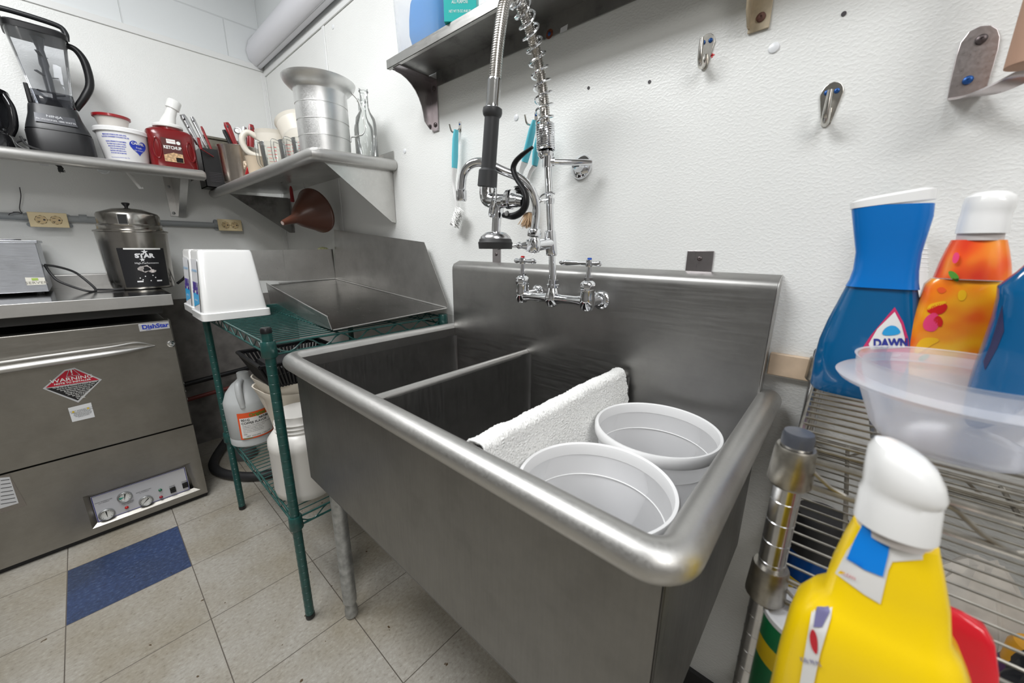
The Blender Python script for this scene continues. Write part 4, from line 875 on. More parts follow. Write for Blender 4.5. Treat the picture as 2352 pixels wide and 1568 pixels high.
# ---------------------------------------------------------------- things on the lower green shelf
LZ = .3730
c = V(-1.725, .345, LZ)
t = thing('syrup_jug', 'frosted gallon jug with orange and white coffee flavour label', 'jug', c)
JG = M('jug_plastic', (.60, .62, .62), .35, trans=.25, sss=.2)
jb = MB().lathe([(.070, 0), (.076, .006), (.076, .030), (.074, .034), (.077, .040), (.079, .15), (.079, .178), (.076, .186), (.066, .215), (.044, .245), (.024, .262), (.020, .268), (.020, .290), (.017, .292)], c, n=40).build('body', JG, t)
MB().tube([c+V(.018, -.012, .262), c+V(.048, -.030, .255), c+V(.064, -.034, .215), c+V(.068, -.03, .17)], [.010, .012, .012, .010], 12, smooth_path=5).build('handle', JG, jb)
F = cyl_map(c, .0795, math.atan2(-c.y, -c.x)+.22, .093); q = MB(); patch(q, F, -.060, .070, -.055, .055, 14); lbj = q.build('label', M('orange_ink', (.72, .09, .02), .4), jb)
F = cyl_map(c, .0801, math.atan2(-c.y, -c.x)+.22, .093); q = MB(); patch(q, F, -.054, .064, -.049, .034, 14); q.build('white_field', M('label_white', (.72, .71, .69), .45), lbj)
F = cyl_map(c, .0806, math.atan2(-c.y, -c.x)+.22, .093)
text('label_text', 'Original', .018, lambda a, b: F(a+.008, b+.0435), M('leaf_ink', (.12, .22, .03), .5), lbj, bold=.0008)
text('label_text', '901G', .013, lambda a, b: F(a-.050, b+.025), INK, lbj, 'LEFT', bold=.0003)
text('label_text', 'COFFEE FLAVOR', .0125, lambda a, b: F(a-.050, b+.012), INK, lbj, 'LEFT', bold=.0003, sx=.95)
text('label_text', 'NATURAL', .011, lambda a, b: F(a+.010, b+.025), INK, lbj, 'LEFT', bold=.0006, sx=.9)
for i, s in enumerate(['STORE AWAY FROM DIRECT HEAT AND SUNLIGHT', 'INGREDIENTS: propylene glycol, water,', 'natural and artificial flavor, caramel', 'color and other natural flavoring, less', 'than one tenth percent preservative']): text('label_text', s, .0052, lambda a, b: F(a-.048, b+.001-.0065*i), INK, lbj, 'LEFT', sx=.9)
text('label_text', 'NET VOLUME: 1 GALLON', .0078, lambda a, b: F(a-.040, b-.043), INK, lbj, 'LEFT')
text('label_text', '020', .0078, lambda a, b: F(a-.048, b-.034), INK, lbj, 'LEFT')
q = MB(); patch(q, F, -.050, -.020, -.052, -.0495, 4); q.build('green_line', M('leaf_green', (.02, .25, .08), .5), lbj)
# big milky jar
c = V(-1.225, .372, LZ)
t = thing('plastic_jar', 'large milky plastic jar with ribbed shoulder at front of lower green shelf', 'jar', c)
MB().lathe([(.082, 0), (.092, .010), (.095, .03), (.094, .165), (.096, .172), (.094, .195), (.080, .214), (.070, .220), (.073, .226), (.068, .232), (.072, .238), (.067, .244), (.071, .250), (.066, .256), (.066, .275)], c, n=48).build('body', M('milky_jar_white', (.74, .72, .68), .35, sss=.3, trans=.1), t)
# nested cream pitchers
c = V(-1.425, .44, LZ)
t = thing('cream_pitcher', 'cream plastic spouted pitcher, the lower one of the nested pair', 'pitcher', c, 'nested cream pitchers')
def pitcher_body(c, z0, z1, k=1.0):
    rs = []
    for f in (0, .03, .5, .9, .93, 1.0):
        r = (.074+.033*f)*k; zz = z0+(z1-z0)*f; ring = []
        for j in range(40):
            a = 2*PI*j/40; sp = max(0, math.cos(a-math.radians(222)))**10*.045*f**3
            rr = r+sp+(.004 if f > .92 else 0); ring.append(V(c.x+rr*math.cos(a), c.y+rr*math.sin(a), zz))
        rs.append(ring)
    inner = [[V(c.x+(p.x-c.x)*.965, c.y+(p.y-c.y)*.965, p.z-.001) for p in r] for r in (rs[-1], rs[2], rs[1])]
    return MB().rings(rs+inner, (True, True))
pitcher_body(c, LZ, LZ+.292).build('body', CREAM, t)
t = thing('cream_pitcher', 'cream plastic spouted pitcher, the upper one of the nested pair', 'pitcher', V(c.x, c.y, LZ+.04), 'nested cream pitchers')
pitcher_body(V(c.x, c.y, 0), LZ+.04, LZ+.328, .985).build('body', CREAM, t)
# perforated basket on top of them
c = V(-1.42, .44, LZ+.329)
t = thing('plastic_basket', 'black perforated plastic basket sitting on the cream pitchers', 'basket', c)
bk = MB(); hx0, hy0, hx1, hy1, H = .095, .10, .125, .135, .085
def wallp(f, z): return (hx0+(hx1-hx0)*z/H), (hy0+(hy1-hy0)*z/H)
bk.box((c.x-hx0, c.y-hy0, c.z), (c.x+hx0, c.y+hy0, c.z+.003))
for side in range(4):
    n = 22
    for k in range(n+1):
        u = -1+2*k/n; p = []
        for z in (0, H):
            hx, hy = wallp(0, z); p.append([V(c.x+hx*u, c.y-hy, c.z+z), V(c.x+hx, c.y+hy*u, c.z+z), V(c.x+hx*u, c.y+hy, c.z+z), V(c.x-hx, c.y+hy*u, c.z+z)][side])
        bk.tube(p, .0040, 5)
    for z, r_ in ((.004, .004), (.045, .003), (.08, .003), (H, .0065)):
        hx, hy = wallp(0, z); cs = [V(c.x-hx, c.y-hy, c.z+z), V(c.x+hx, c.y-hy, c.z+z), V(c.x+hx, c.y+hy, c.z+z), V(c.x-hx, c.y+hy, c.z+z)]
        bk.tube([cs[side], cs[(side+1) % 4]], r_, 6)
bk.build('basket_frame', BLACK, t)
MB().box((c.x-.085, c.y-.09, c.z+.003), (c.x+.085, c.y+.09, c.z+.06)).build('inner_tray', M('dark_inner', (.02, .02, .021), .5), t)
# hose and pipe in the dark gap
tag(MB().tube([(-2.62, .42, .05), (-2.42, .30, .024), (-2.30, .27, .024), (-2.18, .30, .024), (-2.05, .40, .024), (-2.0, .55, .024)], .022, 14, smooth_path=8).build('drain_hose', RUBBER), 'thick black drain hose curving on floor behind the green rack', 'hose')
tag(MB().tube([(-2.66, .21, .30), (-2.66, .60, .33), (-2.66, .88, .33)], .012, 10).build('water_pipe', M('red_pipe', (.14, .02, .015), .5)), 'thin dark red pipe along left wall behind the green rack', 'pipe')
tag(MB().tube([(-2.66, .21, .39), (-2.66, .60, .42), (-2.66, .88, .42)], .014, 10).build('water_pipe', BLACK), 'thin black pipe along left wall above the red one', 'pipe')
tag(MB().lathe([(.05, 0), (.055, .01), (.05, .09), (.03, .11)], (-2.35, .42, 0), n=24).build('floor_cap', M('dull_grey_cap', (.10, .10, .10), .5)), 'dull grey rounded fitting on the floor inside the hose curve', 'fitting')
# ---------------------------------------------------------------- three compartment sink
t = thing('compartment_sink', 'large three compartment stainless steel sink with rolled rim and tall backsplash', 'sink', (-.57, .6, 0))
SX0, SX1, SY0, SY1, SB = -1.045, -.083, .324, .860, .515; BX1 = -.095
DIV = (-.70, -.385)
mb = MB()
mb.box((SX0, SY0, SB), (SX1, SY0+.004, .860)).box((SX0, SY0, SB), (SX0+.004, SY1, .860)).box((SX1-.004, SY0, SB), (SX1, SY1, .860)).box((SX0, SY0, SB-.003), (SX1, SY1, SB))
mb.build('outer_shell', SINKV, t, bevel=.002)
# basins: rounded inside corners
xs = [SX0+.006, DIV[0]-.010, DIV[0]+.010, DIV[1]-.010, DIV[1]+.010, SX1-.012]
for i in range(3):
    xa, xb_ = xs[2*i], xs[2*i+1]; ya, yb = SY0+.012, SY1+.006; cx, cy = (xa+xb_)/2, (ya+yb)/2
    m_ = MB(); rs = []
    for z, ins in ((.862 if True else 0, 0), (.565, .0), (.543, .006), (.532, .022)):
        top = .838 if z > .8 else z
        rs.append([V(p.x, p.y, top) for p in se_ring(V(cx, cy, 0), (xb_-xa)/2-ins, (yb-ya)/2-ins, 60, 16)])
    m_.rings([r[::-1] for r in rs], (False, False), smooth=False)
    m_.add(rs[-1], [list(range(60))]); b = m_.build('basin', SINKV, t)
    MB().lathe([(.045, .0005), (.043, .003), (.030, -.002), (.0001, -.004)], (cx, cy, .5335), n=24).build('drain', CHROME, b)
# inner faces above the divider line
MB().box((SX0+.010, SY0+.010, .836), (SX1-.010, SY0+.0125, .864)).box((SX0+.0045, SY0+.010, .836), (SX0+.0065, SY1, .864)).box((SX1-.0125, SY0+.010, .836), (SX1-.0105, SY1, .864)).build('inner_band', SINK, t)
for x in DIV: MB().tube([(x, SY0+.012, .836), (x, SY1-.001, .836)], .0108, 16).build('divider_top', RIM, t)
RXC = SX1+.006; RYC = SY0-.009
rp = [(RXC, .868, .857)]; cxr, cyr, rr = RXC-.032, RYC+.032, .032
rp += [(RXC, .6, .857)]+[(cxr+rr*math.cos(a), cyr+rr*math.sin(a), .857) for a in [-k*PI/2/8 for k in range(9)]]
cxl = SX0-.015+.03
rp += [(-.57, RYC, .857)]+[(cxl+.03*math.cos(a), RYC+.03+.03*math.sin(a), .857) for a in [-PI/2-k*PI/2/6 for k in range(7)]]+[(SX0-.015, .6, .857), (SX0-.015, .868, .857)]
MB().tube(rp, .0215, 24).build('rolled_rim', RIM, t)
bs_ = [(.8605, .50), (.8595, .86), (.8590, 1.070), (.8605, 1.082), (.866, 1.092), (.8935, 1.103), (.8935, 1.09), (.868, 1.082), (.8635, 1.07), (.8635, .50)]
MB().rings([[V(x, y, z) for y, z in bs_] for x in (-1.040, BX1)], smooth=False).build('backsplash', SINK, t, bevel=.0015)
MB().prism([(BX1, y, z) for y, z in bs_[:6]]+[(BX1, .8935, .52)], (.0015, 0, 0)).build('splash_end_cap', RIM, t)
MB().prism([(-1.040, y, z) for y, z in bs_[:6]]+[(-1.040, .8935, .52)], (-.0015, 0, 0)).build('splash_end_cap', RIM, t)
for x in (-1.009, -.16):
    for y in (.376, .80):
        l = MB().tube([(x, y, .06), (x, y, SB)], .0205, 20).build('leg', GALV, t)
        MB().lathe([(.012, .001), (.019, .006), (.019, .03), (.016, .045), (.0165, .062)], (x, y, 0), n=20).build('foot', GALV, l)
        MB().lathe([(.024, .0), (.026, .03)], (x, y, SB-.033), n=20).build('leg_socket', GALV, l)
DRK = M('dull_sticker', (.5, .02, .04), .5)
tag(MB().box((-.6, .62, .42), (-.55, .67, .511)).tube([(-.575, .645, .44), (-.575, .645, .30), (-.575, .78, .26), (-.575, .88, .26)], .022, 12, smooth_path=5).build('drain_pipe', GALV), 'grey drain pipe under the sink going back to the wall', 'pipe')
tag(MB().lathe([(.0001, 0), (.014, 0), (.014, .012), (.0001, .014)], V(-.93, .39, .5325)+V(.05, 0, 0), n=16).build('red_scrap', REDB), 'bright red plastic scrap lying in the left sink basin', 'scrap')
P = at(861, 907, z=.846); tag(MB().box((P.x-.10, SY0+.0140, .60), (P.x+.006, SY0+.0240, .853)).build('red_cutting_board', REDB, bevel=.002), 'red board standing in left sink basin, only its red top corner showing', 'cutting board')
# clips holding the backsplash
for a, b, w_, l in ((1140, 584, .034, 'small steel wall clip above sink backsplash, left of the faucet'), (1607, 594, .054, 'small steel wall clip above sink backsplash, right of the faucet')):
    P = at(a, b, y=WY-.003); o = thing('wall_clip', l, 'clip', V(P.x, WY, 1.10))
    MB().box((P.x-w_/2, WY-.0035, 1.098), (P.x+w_/2, WY-.0005, 1.146)).build('plate', BRK, o, bevel=.001)
    screw('screw', (P.x, WY-.0035, P.z), (0, -1, 0), .005, M('dark_screw'), o)

# ---------------------------------------------------------------- faucet with pre-rinse spray
FY = .79
t = thing('pre_rinse_faucet', 'chrome wall faucet with coil spring spray arm, swing spout and lever handles', 'faucet', (-.56, .86, 1.02))
xc, xl, xr, zv = -.560, -.662, -.458, 1.022
vb = MB().tube([(xl, FY, zv-.001), (xl+.03, FY, zv), (xc-.03, FY, zv+.001), (xc-.012, FY, zv+.001)], [.016, .0105, .0105, .014], 18).tube([(xc+.012, FY, zv+.001), (xc+.03, FY, zv+.002), (xr-.03, FY, zv+.003), (xr, FY, zv+.003)], [.014, .0105, .0105, .016], 18)
vb.lathe([(.0001, -.022), (.012, -.019), (.0195, -.006), (.0195, .006), (.014, .022), (.012, .028), (.0165, .030), (.0165, .036), (.014, .038), (.014, .048)], (xc, FY, zv), n=24)
for x in (xl, xr): vb.lathe([(.0001, -.021), (.013, -.018), (.0185, -.008), (.018, .012), (.017, .030), (.0175, .032)], (x, FY, zv), n=24)
body = vb.build('valve_body', CHROME, t)
for x, hand in ((xl, 1), (xr, -1)):
    MB().lathe([(.014, 0), (.0145, .004), (.0145, .010)], (x, .858, zv), (0, -1, 0), 6).tube([(x, .85, zv), (x, FY, zv)], .0125, 14).lathe([(.0235, 0), (.0235, .004), (.019, .009), (.014, .010)], (x, .859, zv), (0, -1, 0), 26).build('wall_union', CHROME, body)
    MB().lathe([(.017, .030), (.0185, .036), (.0185, .046), (.015, .050), (.010, .053), (.0105, .060)], (x, FY, zv), n=8).build('bonnet_nut', CHROME, body)
    MB().cyl((x, FY, zv+.055), (x, FY, zv+.090), .0062, 14).build('stem', CHROME, body)
    z = zv+.093
    d = V(1, -.1, 0).normalized() if x == xl else V(-1, -.15, 0).normalized()
    long = .050 if x == xl else .078
    p0 = V(x, FY, z)
    hb = MB().lathe([(.0001, -.010), (.008, -.008), (.0095, 0), (.008, .008), (.0001, .011)], p0, n=18)
    for s_, L in ((1, long), (-1, .030)): hb.tube([p0, p0+d*s_*L*.3, p0+d*s_*L*.75, p0+d*s_*L*.93, p0+d*s_*L], [.006, .0045, .0072, .006, .002], 14)
    h_ = hb.build('lever_handle', CHROME, t)
    MB().lathe([(.0055, .009), (.005, .0125), (.0001, .013)], p0, n=16).build('index_button', M('hot_red', (.6, .01, .01), .3) if x == xl else M('cold_blue', (.01, .08, .45), .3), h_)
rb_ = V(xc, FY, zv+.045); rtp = at(1258, 372, y=FY); stp = at(1254, 350, y=FY)
MB().tube([rb_, rtp, stp], .0088, 18).build('riser_pipe', CHROME, t)
T1, T2 = at(1267, 587, y=FY), at(1263, 530, y=FY)
tee = MB().tube([T1, T1+V(0, 0, .004), T2-V(0, 0, .003), T2], [.0125, .0145, .0145, .012], 20)
TC = (T1+T2)/2; J = V(TC.x-.012, FY-.052, TC.z-.006)
tee.tube([TC, J], .0145, 18).lathe([(.0001, -.019), (.013, -.016), (.0165, -.006), (.0165, .01), (.013, .018)], J, n=20)
tee = tee.build('spout_tee', CHROME, t)
sb = J+V(0, 0, .020)
MB().lathe([(.013, 0), (.0165, .002), (.0165, .016), (.014, .019)], sb, n=8).build('spout_nut', CHROME, tee)
vd = V(-.62, -.78, 0).normalized()
MB().tube([J, J+vd*.020], .014, 8).tube([J+vd*.018, J+vd*.034], [.010, .006], 12).ball(J+vd*.036, .0085).tube([J+vd*.036, J+vd*.045+V(-.018, -.002, -.002), J+vd*.05+V(-.05, -.004, -.005)], [.005, .0035, .006], 12).build('tee_valve', CHROME, tee)
sp = [sb+V(0, 0, .01), at(1232, 480, y=J.y+.002), at(1222, 440, y=J.y-.012), at(1195, 410, y=J.y-.035), at(1155, 392, y=J.y-.065), at(1112, 374, y=J.y-.095), at(1085, 376, y=J.y-.11), at(1066, 396, y=J.y-.118), at(1061, 425, y=J.y-.12), at(1060, 448, y=J.y-.12)]
so = MB().tube(sp, .0098, 18, smooth_path=6).build('swing_spout', CHROME, t)
e = sp[-1]; MB().lathe([(.0105, .012), (.0125, .010), (.0125, -.010), (.011, -.013), (.0001, -.012)][::-1], e, n=20).build('aerator', CHROME, so)
# wall brace
cl = MB().tube([rtp-V(0, 0, .012), rtp+V(0, 0, .012)], .0135, 16)
ae = at(1360, 373, y=.862)
cl.tube([rtp, rtp+(ae-rtp)*.14], .0125, 14).build('brace_clamp', CHROME, t)
MB().tube([rtp+(ae-rtp)*.1, ae-(ae-rtp)*.02, ae], [.0072, .0072, .006], 14).build('brace_arm', CHROME, t)
fc = at(1336, 384, y=WY)
fl_ = MB().lathe([(.030, 0), (.030, .004), (.026, .009), (.016, .014), (.012, .028)], fc, (0, -1, .1), 36).build('wall_flange', CHROME, t)
for s in (-1, 1): screw('screw', fc+V(.015*s, -.011, .006), (0, -1, .3), .0058, M('dark_screw') if s < 0 else BLUESC, fl_)
# support clip on riser
P = at(1262, 462, y=FY)
MB().lathe([(.0125, -.006), (.0125, .006)], P, n=18).tube([P+V(.006, -.014, .002), P+V(-.014, -.017, -.001), P+V(-.026, -.012, -.010), P+V(-.012, -.020, .010), P+V(.012, -.016, .018), P+V(.018, -.004, .016)], .0022, 8, smooth_path=4).build('hose_clip', CHROME, t)
# flexible hose and springs
hpth = [at(a, b, y=y) for a, b, y in ((1254, 348, FY), (1252, 290, .788), (1250, 240, .785), (1243, 180, .775), (1231, 120, .757), (1215, 62, .728), (1199, 18, .700), (1186, -8, .680), (1170, -14, .660), (1159, 8, .645), (1151, 50, .635), (1142, 120, .626), (1136, 195, .620))]
def resample(pts, step):
    m_ = MB(); q = []
    N = len(pts)
    for i in range(N-1):
        p0 = pts[i-1] if i else pts[0]*2-pts[1]; p1, p2 = pts[i], pts[i+1]; p3 = pts[i+2] if i+2 < N else pts[-1]*2-pts[-2]
        for k in range(40):
            s = k/40; q.append(.5*((2*p1)+(p2-p0)*s+(2*p0-5*p1+4*p2-p3)*s*s+(3*p1-p0-3*p2+p3)*s**3))
    q.append(pts[-1]); out = [q[0]]; acc = 0
    for a, b in zip(q, q[1:]):
        L = (b-a).length
        while acc+L >= step:
            f = (step-acc)/L; a = a+(b-a)*f; out.append(a.copy()); L = (b-a).length; acc = 0
        acc += L
    return out
HP = resample(hpth, .0011)
HOSE = steel('hose_steel', (.60, .58, .55), .22, (1, 1, 1), var=.05)
MB().tube(HP[50:], [.0122 if (k//2) % 2 else .0104 for k in range(len(HP)-50)], 16).build('flex_hose', HOSE, t)
MB().tube(HP[:55], .0105, 16).build('hose_ferrule', CHROME, t)
def helix(path, R, w, s0, s1, turns_fn):
    out = []; ph = 0; up = V(1, 0, 0)
    for i in range(s0, s1):
        p = path[i]; tg = (path[min(i+1, len(path)-1)]-path[i-1]).normalized(); up = (up-tg*up.dot(tg)).normalized(); s = tg.cross(up)
        n = turns_fn(i); k = 14 if n > .2 else 4
        for j in range(k):
            a = ph+2*PI*n*j/k; pp = p+(path[min(i+1, len(path)-1)]-p)*j/k
            out.append(pp+(up*math.cos(a)+s*math.sin(a))*R)
        ph += 2*PI*n
    return out
i1 = int(.060/.0011)
hx_ = helix(HP, .0200, .0024, 1, len(HP)-165, lambda i: .235 if i < i1 else (.045 if i < 220 else .052))
MB().tube(hx_, .0026, 7).build('coil_spring', CHROME, t)
MB().lathe([(.0125, -.020), (.0195, -.012), (.0195, -.004), (.016, -.002)], HP[2], n=22).build('spring_cup', CHROME, t)
# spray head
G1, G2 = at(1131, 258, y=.62), at(1119, 430, y=.62); ax = (G2-G1); L = ax.length
MB().lathe([(.0128, -.060*1.0), (.0140, -.056), (.0140, -.016), (.0155, -.012), (.0150, .0)], G1, ax, 24).build('hose_end', CHROME, t)
gp = MB().lathe([(.014, -.010), (.0195, -.007), (.0205, .0), (.019, .006), (.0155, .010), (.0158, L*.5), (.0162, L*.74), (.0205, L*.77), (.0215, L*.99), (.019, L)], G1, ax, 28).build('grip', M('grip_black', (.035, .036, .038), .45), t)
E1 = G2+V(0, 0, -.022)
MB().tube([G2, G2-V(0, 0, .012), E1-V(-.004, 0, .002), E1+V(.022, 0, -.008), at(1192, 461, y=.62)], [.0165, .0175, .0175, .0150, .0135], 18, smooth_path=3).build('spray_elbow', CHROME, t)
q = at(1172, 458, y=.62); MB().lathe([(.017, -.006), (.020, -.004), (.020, .004), (.017, .006)], q, (1, 0, -.05), 20).tube([q, at(1203, 464, y=.62)], [.014, .011], 14).build('spray_nut', CHROME, t)
VB = at(1142, 462, y=.62)
v1, v2, v3 = at(1141, 500, y=.62), at(1139, 538, y=.62), at(1138, 548, y=.62)
MB().tube([VB, v1, v1-V(0, 0, .001), v2], [.0155, .0135, .0098, .0098], 18).build('spray_stem', CHROME, t)
MB().lathe([(.010, .016), (.024, .012), (.033, .004), (.034, -.002)], v3, n=36).build('spray_face', DULLCH, t)
MB().lathe([(.034, 0), (.036, -.002), (.0365, -.006), (.0385, -.008), (.037, -.022), (.030, -.021), (.0001, -.016)], v3, n=40).build('rubber_bumper', RUBBER, t)
lv = [at(a, b, y=.618) for a, b in ((1158, 494), (1180, 496), (1200, 484), (1209, 462), (1204, 437), (1188, 412), (1179, 390), (1184, 372), (1200, 355), (1223, 338))]
lo = MB().tube(lv, [.008, .0105, .009, .008, .0075, .007, .007, .0065, .006, .004], 14, smooth_path=5, flat=.7).build('squeeze_lever', BLACK, t)
MB().lathe([(.0055, 0), (.005, .003), (.0001, .0035)], at(1165, 490, y=.608), (0, -1, 0), 14).build('pivot_pin', DULLCH, lo)
rg = [at(a, b, y=y) for a, b, y in ((1138, 432, .60), (1140, 450, .597), (1134, 480, .597), (1128, 496, .60), (1124, 490, .605), (1130, 460, .602))]
MB().tube(rg, .0022, 8, closed=True, smooth_path=5).build('lever_ring', CHROME, t)

# ---------------------------------------------------------------- brushes on wall hooks
def bristles(mb, c, d, n, L, r, spread, seed, w_=.0012):
    R = random.Random(seed); d = Vector(d).normalized()
    for _ in range(n):
        o = Vector(c)+V((R.random()-.5)*2*r[0], (R.random()-.5)*2*r[1], (R.random()-.5)*2*r[2])
        k = (d+V(R.uniform(-1, 1), R.uniform(-1, 1), R.uniform(-1, 1))*spread).normalized()
        mb.tube([o, o+k*L*R.uniform(.8, 1.05)], [w_, w_*.5], 4)
    return mb
def hook_small(a, b, l):
    P = at(a, b, y=WY); t = thing('wall_hook', l, 'hook', P)
    MB().box((P.x-.0055, WY-.002, P.z-.014), (P.x+.0055, WY, P.z+.016)).build('plate', NICK, t, bevel=.003)
    MB().tube([(P.x, WY-.003, P.z-.006), (P.x-.004, WY-.014, P.z-.018), (P.x-.010, WY-.028, P.z-.016), (P.x-.014, WY-.033, P.z+.004)], [.003, .003, .0028, .0024], 8, smooth_path=5).build('prong', NICK, t)
    screw('screw', (P.x, WY-.002, P.z+.008), (0, -1, 0), .003, BLUESC, t)
hook_small(1057, 292, 'small nickel hook carrying the slim dish brush at left')
hook_small(1232, 272, 'small nickel hook behind coil spring carrying two brushes')
BY = .868
t = thing('dish_brush', 'slim dish brush with aqua grip and white bristles hanging left of the faucet', 'brush', at(1047, 300, y=BY))
MB().tube([at(1048, 298, y=BY), at(1046, 320, y=BY), at(1045, 360, y=BY), at(1044, 386, y=BY)], [.009, .0115, .0125, .011], 14, flat=.55).build('grip', TEALP, t)
hd_ = MB().tube([at(1044, 386, y=BY), at(1042, 420, y=BY), at(1046, 450, y=BY), at(1050, 475, y=BY+.004), at(1044, 505, y=BY), at(1036, 515, y=BY-.004)], [.0105, .007, .0075, .010, .011, .008], 12, smooth_path=4, flat=.6).build('handle', WHITEG, t)
b_ = MB()
for k in range(7):
    p = at(1050-1.5*k, 478+5.2*k, y=BY-.004); bristles(b_, p, (.85, -.25, -.55), 30, .036, (.002, .008, .004), .18, k, .0016)
b_.build('bristles', WHITE, t)
t = thing('scrub_brush', 'dish brush with aqua grip and tan round bristles behind the faucet', 'brush', at(1225, 280, y=BY))
MB().tube([at(1228, 276, y=BY), at(1222, 300, y=BY), at(1212, 345, y=BY), at(1205, 372, y=BY)], [.008, .0125, .014, .012], 14, flat=.55).build('grip', TEALP, t)
MB().tube([at(1205, 372, y=BY), at(1196, 400, y=BY), at(1200, 440, y=BY), at(1210, 475, y=BY), at(1214, 490, y=BY)], [.013, .008, .008, .012, .018], 12, smooth_path=4, flat=.6).build('handle', WHITEG, t)
bristles(MB(), at(1214, 492, y=BY), (.0, -.12, -1), 230, .036, (.011, .008, .004), .42, 11).build('bristles', M('tan_bristle', (.50, .34, .20), .7), t)
t = thing('scrub_brush', 'dish brush with aqua grip and black bristles, right behind the squeeze lever', 'brush', at(1240, 290, y=BY-.02))
BY2 = BY-.018
MB().tube([at(1238, 282, y=BY2), at(1240, 310, y=BY2), at(1232, 350, y=BY2), at(1228, 380, y=BY2)], [.007, .012, .014, .010], 14, flat=.55).build('grip', TEALP, t)
MB().tube([at(1228, 380, y=BY2), at(1216, 400, y=BY2), at(1206, 440, y=BY2), at(1204, 470, y=BY2)], [.010, .007, .0075, .010], 12, smooth_path=4, flat=.6).build('handle', WHITEG, t)
b_ = MB()
for k in range(6): bristles(b_, at(1202, 430+8*k, y=BY2-.004), (-.8, -.5, -.1), 22, .022, (.003, .006, .004), .25, 30+k)
b_.build('bristles', M('black_bristle', (.015, .015, .015), .6), t)

# ---------------------------------------------------------------- towel over the divider
TW = M('terry_cloth', (.88, .88, .86), .9, bmp=(600, .5, .002))
def towel(u, v):
    y = .352+.488*u; nn = noise.noise(V(u*5, v*3, 2))
    left, right = .05, .105+.03*(1-u)+.02*math.sin(u*9+1)
    s = v*(left+right+.030)
    if s < left: x, z = DIV[1]-.0165, .848-(left-s)
    elif s < left+.030:
        a = PI-(s-left)/.030*PI; x, z = DIV[1]+.0165*math.cos(a), .848+.0125*math.sin(a)
    else: dd_ = s-left-.030; x, z = DIV[1]+.0165+.012*math.sin(min(1, dd_*9)*1.5)*(.6+.6*u), .848-dd_
    k = noise.noise(V(y*420, s*420, 0))*.0022+noise.noise(V(y*170, s*170, 5))*.0010
    return V(x+k+.004*nn*(1 if s > left else 0), y+noise.noise(V(s*60, 7, u*3))*.006*(abs(u-.5)*2)**4, z+abs(k)*.8+.003*noise.noise(V(u*12, 0, 9)))
o = MB().grid(towel, 330, 150).build('towel', TW, solid=.005)
tag(o, 'white terry towel draped over the sink divider', 'towel')
# ---------------------------------------------------------------- round tubs in the sink
BK = clear('milky_bucket', (.95, .95, .95), .97, .25, .3, (.96, .96, .97))
def bucket(cx, cy, label, H=.276, k=.96):
    c = V(cx, cy, .5345); t = thing('round_tub', label, 'tub', c, 'milky round tubs in the sink')
    MB().lathe([(.0001, .0), (.098, 0), (.103, .003), (.108, .12), (.112, H-.056), (.1145, H-.050), (.116, H-.020)], c, n=80, cap=(False, False), sx=k, sy=k).build('body', BK, t)
    MB().lathe([(.116, H-.022), (.1215, H-.024), (.1245, H-.018), (.1250, H-.004), (.1225, H), (.1175, H-.001), (.116, H-.006), (.1155, H-.021)], c, n=80, cap=(False, False), sx=k, sy=k).build('rim', M('rim_milky', (.84, .84, .84), .3), t)
    MB().torus(c+V(0, 0, H-.058), .1112*k, .0011, n=60, k=6).build('ring_line', M('rim_milky'), t)
bucket(-.2350, .703, 'milky round plastic tub at the back of right sink basin', .272)
bucket(-.2350, .459, 'milky round plastic tub at the front of right sink basin', .272)

# ---------------------------------------------------------------- chrome wire rack at the right
t = thing('chrome_wire_rack', 'tarnished chrome wire rack against wall right of the sink', 'wire rack', (.2, .66, 0))
RX0, RX1, RY0, RY1 = -.010, .47, .450, .875
for x in (RX0, RX1):
    for y in (RY0, RY1):
        ps = MB().tube([(x, y, .01), (x, y, .966)], .0127, 20)
        for k in range(37): ps.torus((x, y, .03+.0254*k), .0127, .0004, n=16, k=4)
        p = ps.build('post', DULLCH, t)
        MB().lathe([(.0138, .958), (.0138, .968), (.0125, .972), (.0001, .973)], (x, y, 0), n=20).build('post_cap', M('cap_grey', (.06, .065, .08), .3), p)
        MB().lathe([(.012, .001), (.015, .004), (.015, .012)], (x, y, 0), n=16).build('foot', BLACK, p)
for z in (.946, .800, .575, .18):
    wire_level(z, WIRE, t, RX0, RX1, RY0, RY1, along='X', step=.0215, rr=.0016)
CT = .9510
def rows3d(rows, Y, ratio):
    out = []
    for px, py, h in rows:
        c = at(px, py, y=Y); s = FPX/((c-EYE).dot(FW)); out.append((c.x, c.y, c.z, h/s, h/s*ratio))
    return out
def body3(mb, R, pw=2.6, n=36, base=None, cap=(True, True)):
    R = list(R)
    if base is not None:
        x, y, z, a, b = R[-1]; R += [(x, y, base+.006, a, b), (x, y, base, a*.93, b*.93)]
    rs = [se_ring(V(x, y, z), a, b, n, pw) for x, y, z, a, b in R[::-1]]
    mb.rings(rs, cap); return R
def front(R, pw, eps):
    R = sorted(R, key=lambda r: r[2])
    def val(z):
        if z <= R[0][2]: return R[0]
        for p, q in zip(R, R[1:]):
            if z <= q[2]:
                k = (z-p[2])/max(1e-9, q[2]-p[2]); return tuple(p[i]+(q[i]-p[i])*k for i in range(5))
        return R[-1]
    def F(px, py):
        Pt = at(px, py, y=R[0][1]-R[0][4]*.8)
        for _ in range(3):
            x, y, z, a, b = val(Pt.z); u = min(.985, abs((Pt.x-x)/a)); yy = y-b*(1-u**pw)**(1/pw)-eps
            Pt = at(px, py, y=yy)
        return Pt
    return F
